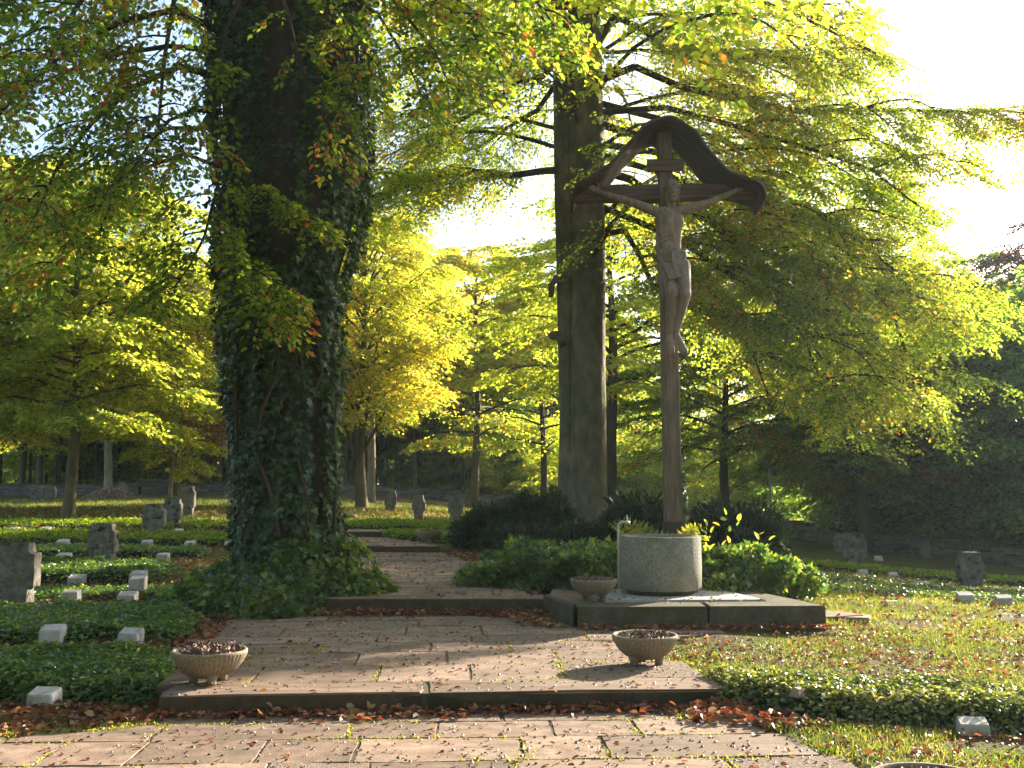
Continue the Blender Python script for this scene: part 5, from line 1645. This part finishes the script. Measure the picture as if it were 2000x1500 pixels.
fern(1350, 1048, 12.68, .32, 3, 1.0, 'brownish fern bending over the right of the basin rim', 6)
gg = np.random.default_rng(44)
z = gg.uniform(.3, 2.0, 520); th = gg.uniform(-PI * .6, PI * .5, 520)
x_ = np.array([x_at(k) for k in z]) + .125 + .035 * np.cos(th) + .012 * np.sin(z * 6)
P = np.stack([x_, YC - .03 + .09 * np.sin(th), z], 1); Nn = np.stack([np.cos(th) + .2, np.sin(th) - .3, .3 + 0 * th], 1)
mb = MB(); keepz = gg.uniform(0, 1, 520) < np.interp(z, [.3, 1.5, 2.0], [1, .9, .3])
leaves(mb, P[keepz], (gg.normal(0, .5, P.shape) + [0, 0, -.7])[keepz], (Nn + gg.normal(0, .3, P.shape))[keepz], gg.uniform(.04, .065, keepz.sum()), IVY, IVY_F)
o = mb.build('ivy_vine', M_ivy); tag(o, 'narrow strand of ivy climbing the right edge of the cross post', 'ivy')
pp = bz(1507, 1075, 21)
mb = MB(); tube(mb, [(pp[0], pp[1], pp[2]), (pp[0], pp[1], px(1507, 918, 21).z)], .025, 10); box(mb, (pp[0], pp[1], px(1507, 916, 21).z), (.06, .06, .02), 0, .004)
tag(mb.build('post', M_polemetal), 'thin grey metal post standing at the right side of the dark yew', 'post')
a = gp(1722, 1190); b_ = gp(1752, 1181)
mb = MB(); tube(mb, [a + Vector((0, 0, .03)), a.lerp(b_, .5) + Vector((.0, 0, .07)), b_ + Vector((0, 0, .05))], [.012, .01, .006], 6)
tag(mb.build('fallen_branch', M_barkpale), 'pale fallen stick lying bent on the right lawn', 'stick')
# heap of dead leaves and the bench at the back left
lp = gp(215, 974, 34, 52)
gg = np.random.default_rng(9); n = 2600
a = gg.uniform(0, 2 * PI, n); rr = np.sqrt(gg.uniform(0, 1, n))
P = np.stack([lp.x + 1.25 * rr * np.cos(a), lp.y + .8 * rr * np.sin(a), lp.z + .42 * (1 - rr ** 1.6) * (1 + .15 * np.sin(a * 3)) + .02], 1)
mb = MB(); leaves(mb, P, gg.normal(0, 1, P.shape), gg.normal(0, .6, P.shape) + [0, 0, 1], gg.uniform(.07, .14, n))
M_heap = leaf_mat('dead_leaf', [(0, (.10, .06, .045)), (.5, (.24, .15, .12)), (1, (.42, .30, .24))], .1)
tag(mb.build('leaf_pile', M_heap), 'low heap of pinkish dead leaves at the foot of the pale trunk', 'leaf pile', kind='thing')
bp_ = gp(298, 966, 44, 58)
bench = empty('park_bench', bp_, 'dark wooden bench standing in shade before the back wall', 'bench'); bpy.context.view_layer.update()
for k in range(3): mb = MB(); box(mb, (0, -.18 + k * .17, .44), (1.9, .14, .04), 0, .006); mb.build('seat_slat', M_bench, bench)
for k in range(2): mb = MB(); box(mb, (0, .27 + k * .03, .62 + k * .17), (1.9, .04, .13), 0, .006); mb.build('back_slat', M_bench, bench)
for sx_ in (-.75, .75):
    mb = MB(); box(mb, (sx_, 0, .2), (.09, .46, .42), 0, .01); box(mb, (sx_, .30, .6), (.07, .05, .5), 0, .006); mb.build('support', M_wallstone, bench)

# ------------------------------------------------------------------ ground cover beds
def bed_cover(label, poly, h, n, size, leafm, seed, name='ground_cover', edge=.22, base=0.0, fz=None):
    gg = np.random.default_rng(seed)
    Pxy = samp_poly(poly, n, gg)
    A = np.array([p[:2] for p in poly]); B = np.roll(A, -1, 0)
    def edge_d(Q):
        d = np.full(len(Q), 9.0)
        for a_, b_ in zip(A, B):
            ab = b_ - a_; t = np.clip(((Q - a_) @ ab) / (ab @ ab), 0, 1); d = np.minimum(d, np.linalg.norm(Q - a_ - t[:, None] * ab, axis=1))
        return d
    def prof(Q):
        return h * (1 - (1 - np.clip(edge_d(Q) / edge, 0, 1)) ** 2.2) * (1 + .14 * vnoise(Q[:, 0], Q[:, 1], 2.6, seed) + .08 * vnoise(Q[:, 0], Q[:, 1], 7, seed + 1))
    zt_ = terr(Pxy[:, 0], Pxy[:, 1]); pr = prof(Pxy)
    Z = zt_ + pr + gg.uniform(-.05, .012, n) * (h / .2)
    e = .03
    gx = (prof(Pxy + [e, 0]) - pr) / e; gy = (prof(Pxy + [0, e]) - pr) / e
    Nn = np.stack([-gx * .8, -gy * .8, np.ones(n)], 1) + gg.normal(0, .42, (n, 3))
    D = gg.normal(0, 1, (n, 3)) * [1, 1, .35] + np.stack([-gx, -gy, -.1 + 0 * gx], 1) * .4
    mb = MB(); jit = gg.normal(0, .03, (n, 2)) * (h / .2)
    leaves(mb, np.stack([Pxy[:, 0] + jit[:, 0], Pxy[:, 1] + jit[:, 1], Z], 1), D, Nn, size * gg.uniform(.65, 1.25, n), OVAL if size < .06 and n > 9000 else KITE, OVAL_F if size < .06 and n > 9000 else KITE_F)
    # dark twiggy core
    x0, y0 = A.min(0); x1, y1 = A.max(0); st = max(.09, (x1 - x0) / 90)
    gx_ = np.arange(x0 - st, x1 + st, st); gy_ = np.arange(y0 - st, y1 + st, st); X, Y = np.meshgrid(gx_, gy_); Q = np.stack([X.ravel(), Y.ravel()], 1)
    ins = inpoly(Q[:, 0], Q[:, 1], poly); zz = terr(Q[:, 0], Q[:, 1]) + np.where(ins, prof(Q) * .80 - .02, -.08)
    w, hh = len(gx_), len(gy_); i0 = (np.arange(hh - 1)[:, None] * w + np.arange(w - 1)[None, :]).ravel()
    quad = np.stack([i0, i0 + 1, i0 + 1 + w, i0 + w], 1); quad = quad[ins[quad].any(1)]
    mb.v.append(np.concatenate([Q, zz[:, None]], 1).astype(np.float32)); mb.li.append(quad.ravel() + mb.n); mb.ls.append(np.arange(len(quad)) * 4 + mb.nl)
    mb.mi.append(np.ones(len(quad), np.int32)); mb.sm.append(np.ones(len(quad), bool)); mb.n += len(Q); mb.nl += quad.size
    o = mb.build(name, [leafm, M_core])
    return tag(o, label, 'ground cover', None, 'stuff')

bed_cover('front left bed of dark glossy ground cover behind the first block', [(-2.60, 7.66), (-2.64, 8.3), (-2.95, 9.25), (-6, 9.15), (-6, 7.72), (-3.6, 7.68)], .155, 26000, .048, M_cover, 1)
bed_cover('second left bed of dark ground cover below the nearest headstone', [(-3.12, 10.05), (-3.35, 11.2), (-3.8, 12.1), (-7.5, 12.3), (-7.5, 9.95), (-5, 9.9)], .135, 26000, .052, M_cover, 2)
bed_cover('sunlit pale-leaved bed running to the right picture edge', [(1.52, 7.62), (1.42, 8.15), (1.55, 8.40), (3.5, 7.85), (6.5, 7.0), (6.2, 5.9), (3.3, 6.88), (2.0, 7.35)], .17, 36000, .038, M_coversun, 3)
bed_cover('low brownish bed between the rows of left blocks', [(-4.0, 13.1), (-4.1, 14.0), (-9, 14.3), (-9, 13.0)], .09, 9000, .05, M_cover, 4)
bed_cover('dark bed in front of the mossy second headstone', [(-5.1, 14.7), (-5.3, 16.6), (-9.5, 16.9), (-9.5, 14.7)], .18, 14000, .06, M_cover, 5)
bed_cover('dark strip of cover right and left of the second headstone', [(-5.4, 18.2), (-5.6, 19.4), (-13, 19.8), (-13, 18.2)], .15, 12000, .06, M_cover, 6)
bed_cover('bright mossy strip in the left field, nearer one', [(-5.4, 20.7), (-5.6, 23.0), (-16, 23.4), (-16, 20.9)], .16, 13000, .07, M_coverfar, 7)
bed_cover('bright mossy strip in the left field, farther one', [(-6.2, 25.0), (-6.4, 27.2), (-20, 27.4), (-20, 25.0)], .14, 13000, .075, M_coverfar, 8)
bed_cover('moss-green bed beside the path steps in the middle', [(-2.6, 23.2), (-1.0, 21.9), (.2, 22.2), (.4, 24.2), (-3.2, 24.6)], .16, 7000, .065, M_coverfar, 9)
bed_cover('moss-green bed farther up beside the path steps', [(-4.2, 25.8), (-1.2, 25.2), (.5, 25.6), (.5, 27.6), (-4.6, 28.2)], .16, 8000, .07, M_coverfar, 10)
bed_cover('ivy bed of the nearer right grave row', [(4.4, 16.2), (4.6, 15.4), (6.0, 14.3), (11, 12.6), (12, 14.6), (8.0, 16.0), (5.2, 17.4)], .08, 14000, .06, M_ivybed, 11)
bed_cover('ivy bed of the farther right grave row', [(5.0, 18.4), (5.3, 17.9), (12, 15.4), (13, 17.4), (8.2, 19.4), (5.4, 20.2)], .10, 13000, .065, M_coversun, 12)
bed_cover('grass-green strip behind the right headstones', [(5.2, 22.4), (9, 20.9), (15, 18.6), (15.5, 20.4), (9.5, 23.4), (5.4, 25.0)], .12, 12000, .075, M_coverfar, 13)

# ------------------------------------------------------------------ grass, fallen leaves, husks, moss
BLADE = np.array([(0, -.06, 0), (0, .06, 0), (.55, .045, .06), (1, 0, .22)])
def blades(P, L_, mb, gg, lean=.5):
    n = len(P)
    D = gg.normal(0, lean, (n, 3)); D[:, 2] = np.abs(gg.normal(1, .2, n))
    leaves(mb, P, D, gg.normal(0, 1, (n, 3)) * [1, 1, .1], L_, BLADE, [(0, 1, 2, 3)])
def lawn_pts(poly, n, gg, avoid=()):
    Q = samp_poly(poly, n, gg); ok = np.isnan(paved_z(Q[:, 0], Q[:, 1]))
    for a_ in avoid: ok &= ~inpoly(Q[:, 0], Q[:, 1], a_)
    return Q[ok]
gg = np.random.default_rng(70)
mb = MB()
def put(poly, n, L0, L1, th=-.3):
    Q = lawn_pts(poly, n, gg); nz = vnoise(Q[:, 0], Q[:, 1], 1.5, 41) + .6 * vnoise(Q[:, 0], Q[:, 1], 5, 42)
    Q = Q[nz + gg.normal(0, .3, len(Q)) > th]
    P = np.stack([Q[:, 0], Q[:, 1], terr(Q[:, 0], Q[:, 1]) - .004], 1)
    blades(P, gg.uniform(L0, L1, len(P)), mb, gg, .6)
put([(1.35, 8.0), (.8, 10.1), (3.4, 10.5), (6.5, 10.6), (6.5, 6.6)], 52000, .02, .06, -.35)
put([(1.9, 5.0), (1.6, 7.3), (3.4, 6.7), (5, 6.0), (4.2, 4.6)], 17000, .025, .065, -.5)
put([(3.3, 10.5), (3.2, 13), (2.9, 15), (6, 15), (9.5, 12.6), (6.5, 9.6)], 42000, .03, .075, -.4)
put([(2.5, 15), (3.4, 26), (18, 22), (14, 11)], 42000, .05, .12, -.4)
put([(-7, 9.3), (-7, 9.95), (-3.0, 9.95), (-2.9, 9.3)], 3000, .02, .05, 0)
put([(-13, 12.4), (-13, 21), (-3.9, 20.5), (-3.9, 12.6)], 30000, .03, .07, .0)
put([(-22, 22), (-24, 46), (3, 46), (1, 30), (-4, 22)], 60000, .07, .16, -.4)
tag(mb.build('grass', M_grass), 'short thin lawn grass growing over the cemetery ground', 'grass', kind='stuff')

mb = MB()
def litter(Q, z, size, up=.9):
    n = len(Q)
    N = gg.normal(0, .45, (n, 3)) + [0, 0, up]; D = gg.normal(0, 1, (n, 3)) * [1, 1, .2]
    leaves(mb, np.stack([Q[:, 0], Q[:, 1], z], 1), D, N, size * gg.uniform(.6, 1.2, n), OVAL * [1, 1.15, 1.6], OVAL_F)
# drift along the foot of the front step
t = gg.uniform(0, 1, 850); off = np.abs(gg.normal(0, .07, 850)) * (1 + .8 * (vnoise(t * 5, t * 0, 2, 5) > .2)) + .01
Q = np.stack([-2.5 + 4.1 * t, 7.36 + .075 * (4.1 * t) - off], 1); litter(Q, .012 + gg.uniform(0, .04, 850) * np.exp(-off * 7), .062)
Q = samp_poly([(1.2, 7.15), (1.35, 7.75), (1.62, 7.65), (2.1, 7.0), (1.75, 6.9)], 260, gg); litter(Q, .015 + gg.uniform(0, .05, 260), .07)
Q = samp_poly([(-5, 7.05), (-5, 7.5), (-2.5, 7.65), (-2.4, 7.2), (-3.2, 6.75)], 1100, gg); litter(Q, terr(Q[:, 0], Q[:, 1]) + gg.uniform(.0, .04, len(Q)), .06)
# foot of the second step, foot of the platform, edge of the mound
t = gg.uniform(0, 1, 1300); off = np.abs(gg.normal(0, .13, 1300)); Q = np.stack([-3.6 + 4.3 * t, 12.06 - off], 1); litter(Q, .145 + gg.uniform(0, .04, 1300), .065)
t = gg.uniform(0, 1, 420); off = np.abs(gg.normal(0, .10, 420)); Q = np.stack([.7 + 2.7 * t, 10.82 + .05 * t - off], 1); litter(Q, .145 + gg.uniform(0, .03, 420), .065)
Q = samp_poly([(.25, 12.0), (.65, 10.8), (.4, 10.7), (-.3, 11.9)], 260, gg); litter(Q, .145 + gg.uniform(0, .03, 260), .065)
# strip left of the terrace, between the beds
for poly, n_ in (([(-3.0, 9.2), (-3.3, 10.2), (-3.9, 12.3), (-3.2, 12.3), (-2.9, 10.1), (-2.5, 8.0)], 900), ([(-7, 9.2), (-7, 9.95), (-3.1, 10.0), (-2.9, 9.2)], 800), ([(-9, 12.4), (-9, 14.8), (-3.8, 14.8), (-3.7, 12.4)], 1700), ([(-6, 14.6), (-7, 20.4), (-3.8, 20.5), (-3.8, 14.6)], 1500),
                 ([(.2, 12.3), (-.4, 16.2), (-1.3, 20.4), (-.4, 20.3), (.9, 15.8), (1.0, 12.9)], 1500), ([(-13, 16.8), (-13, 18.2), (-5.4, 18.2), (-5.2, 16.8)], 900), ([(-14, 19.6), (-14, 20.8), (-5.5, 20.8), (-5.5, 19.6)], 600)):
    Q = samp_poly(poly, n_, gg); pz_ = paved_z(Q[:, 0], Q[:, 1]); z = np.where(np.isnan(pz_), terr(Q[:, 0], Q[:, 1]) + .02, pz_ + .006); litter(Q, z + gg.uniform(0, .02, len(Q)), .06)
# loose leaves on paving, denser to the back
for poly, h_, n_, sz in ((POLY_MID, .13, 520, .05), (POLY_UP, .30, 620, .055), (POLY_UP2, .42, 120, .06), ([(-4.4, 5), (2.1, 5), (1.7, 7), (-2.6, 7.1), (-4.4, 6.9)], 0, 330, .045)):
    Q = samp_poly(poly, n_, gg); litter(Q, np.full(len(Q), h_ + .006), sz, 1.3)
# lawn right
Q = lawn_pts([(1.3, 8.2), (.8, 10.1), (3.4, 10.7), (7, 10.2), (7, 6.6)], 3600, gg); k = vnoise(Q[:, 0], Q[:, 1], 1.2, 55) + gg.normal(0, .4, len(Q)) > -.35; Q = Q[k]; litter(Q, terr(Q[:, 0], Q[:, 1]) + gg.uniform(.01, .045, len(Q)), .05)
Q = lawn_pts([(3.3, 10.6), (3.0, 15), (8, 15), (10, 11), (7, 9.5)], 2200, gg); litter(Q, terr(Q[:, 0], Q[:, 1]) + gg.uniform(.01, .05, len(Q)), .055)
Q = lawn_pts([(1.9, 5.0), (1.7, 7.2), (3.4, 6.6), (4.2, 4.6)], 520, gg); litter(Q, terr(Q[:, 0], Q[:, 1]) + gg.uniform(.01, .04, len(Q)), .045)
Q = lawn_pts([(3, 15), (4, 27), (16, 22), (12, 12)], 2600, gg); litter(Q, terr(Q[:, 0], Q[:, 1]) + gg.uniform(.02, .07, len(Q)), .08)
Q = lawn_pts([(-22, 24), (-22, 36), (1, 36), (-1, 28), (-5, 22)], 5000, gg); litter(Q, terr(Q[:, 0], Q[:, 1]) + gg.uniform(.03, .10, len(Q)), .09)
Q = samp_poly([(.8, 11.0), (2.9, 11.1), (2.6, 12.3), (1, 12.3)], 60, gg); litter(Q, np.full(60, PH + .022), .04)
tag(mb.build('fallen_leaves', M_fallen), 'red-brown fallen beech leaves drifted on paving and lawn', 'leaves', kind='stuff')

mb = MB()   # husks and nuts: little three-sided cups that stand proud of the stone
HUSK = np.array([(0, 0, 0), (1, .5, .1), (.2, 1, .3), (-.8, .4, .05), (-.6, -.7, .2), (.5, -.8, .0), (.05, .0, .9)])
HUSK_F = [(0, 1, 6), (1, 2, 6), (2, 3, 6), (3, 4, 6), (4, 5, 6), (5, 1, 6)]
def husks(Q, z, s0, s1):
    n = len(Q); leaves(mb, np.stack([Q[:, 0], Q[:, 1], z], 1), gg.normal(0, 1, (n, 3)) * [1, 1, .3], gg.normal(0, .3, (n, 3)) + [0, 0, 1], gg.uniform(s0, s1, n), HUSK, HUSK_F)
for poly, h_, n_ in (([(-4.4, 4.9), (2.3, 4.9), (1.95, 6.1), (1.6, 7.5), (-2.6, 7.3), (-3.1, 7.0), (-4.4, 6.8)], .004, 1500), (POLY_MID, .133, 1700), (POLY_UP, .303, 900), ([(1.0, 11.0), (2.8, 11.1), (2.6, 12.3), (1, 12.3)], PH + .018, 90)):
    Q = samp_poly(poly, n_, gg); husks(Q, np.full(len(Q), h_), .006, .014)
Q = lawn_pts([(1.2, 8.2), (.8, 10.1), (3.4, 10.7), (7, 10.2), (7, 6.6), (3.5, 5), (2.2, 5)], 2600, gg); husks(Q, terr(Q[:, 0], Q[:, 1]) + .03, .008, .014)
tag(mb.build('beechnut_husks', M_husk), 'scattered beechnut husks strewn over the stone paving', 'husks', kind='stuff')

mb = MB()   # moss and grass tufts in the joints
J0 = []
for (a_, b_, h_) in JOINTS:
    L_ = math.hypot(b_[0] - a_[0], b_[1] - a_[1])
    if a_[1] > 12: continue
    n_ = int(L_ * (150 if a_[1] < 9.5 else 60))
    t = gg.uniform(0, 1, n_); x = a_[0] + (b_[0] - a_[0]) * t; y = a_[1] + (b_[1] - a_[1]) * t
    nz = vnoise(x, y, 1.6, 61) + .5 * vnoise(x, y, 6, 62) + .25 * (x > .6)
    k = nz > .10
    w = .010 + .018 * np.clip(nz[k], 0, 1)
    J0.append(np.stack([x[k] + gg.normal(0, 1, k.sum()) * w, y[k] + gg.normal(0, 1, k.sum()) * w, np.full(k.sum(), h_ - .004)], 1))
Q = samp_poly([(-4.6, 6.85), (-2.9, 7.15), (-2.3, 7.25), (-2.6, 6.95), (-3.2, 6.75), (-4.6, 6.55)], 5000, gg); J0.append(np.stack([Q[:, 0], Q[:, 1], np.full(len(Q), .0)], 1))
J0 = np.concatenate(J0); n = len(J0)
leaves(mb, J0, gg.normal(0, .8, (n, 3)) + [0, 0, .8], gg.normal(0, 1, (n, 3)), gg.uniform(.008, .022, n))
tag(mb.build('joint_moss', M_moss), 'yellow-green moss and tiny grass growing in the paving joints', 'moss', kind='stuff')

# ------------------------------------------------------------------ haze volume added to imitate veiling glare
mb = MB(); box(mb, (0, 30, 11.0), (290, 290, 28.5))
m, n, l = mat_new('glare_haze')
v = n.new('ShaderNodeVolumePrincipled')
v.inputs['Color'].default_value = (0.72, 0.88, 1.0, 1)
v.inputs['Density'].default_value = 0.00036
v.inputs['Anisotropy'].default_value = 0.4
o_ = n.new('ShaderNodeOutputMaterial'); l.new(v.outputs[0], o_.inputs['Volume'])
hz_ = mb.build('haze', m)
tag(hz_, 'thin haze volume added to imitate veiling glare', 'haze', kind='stuff')
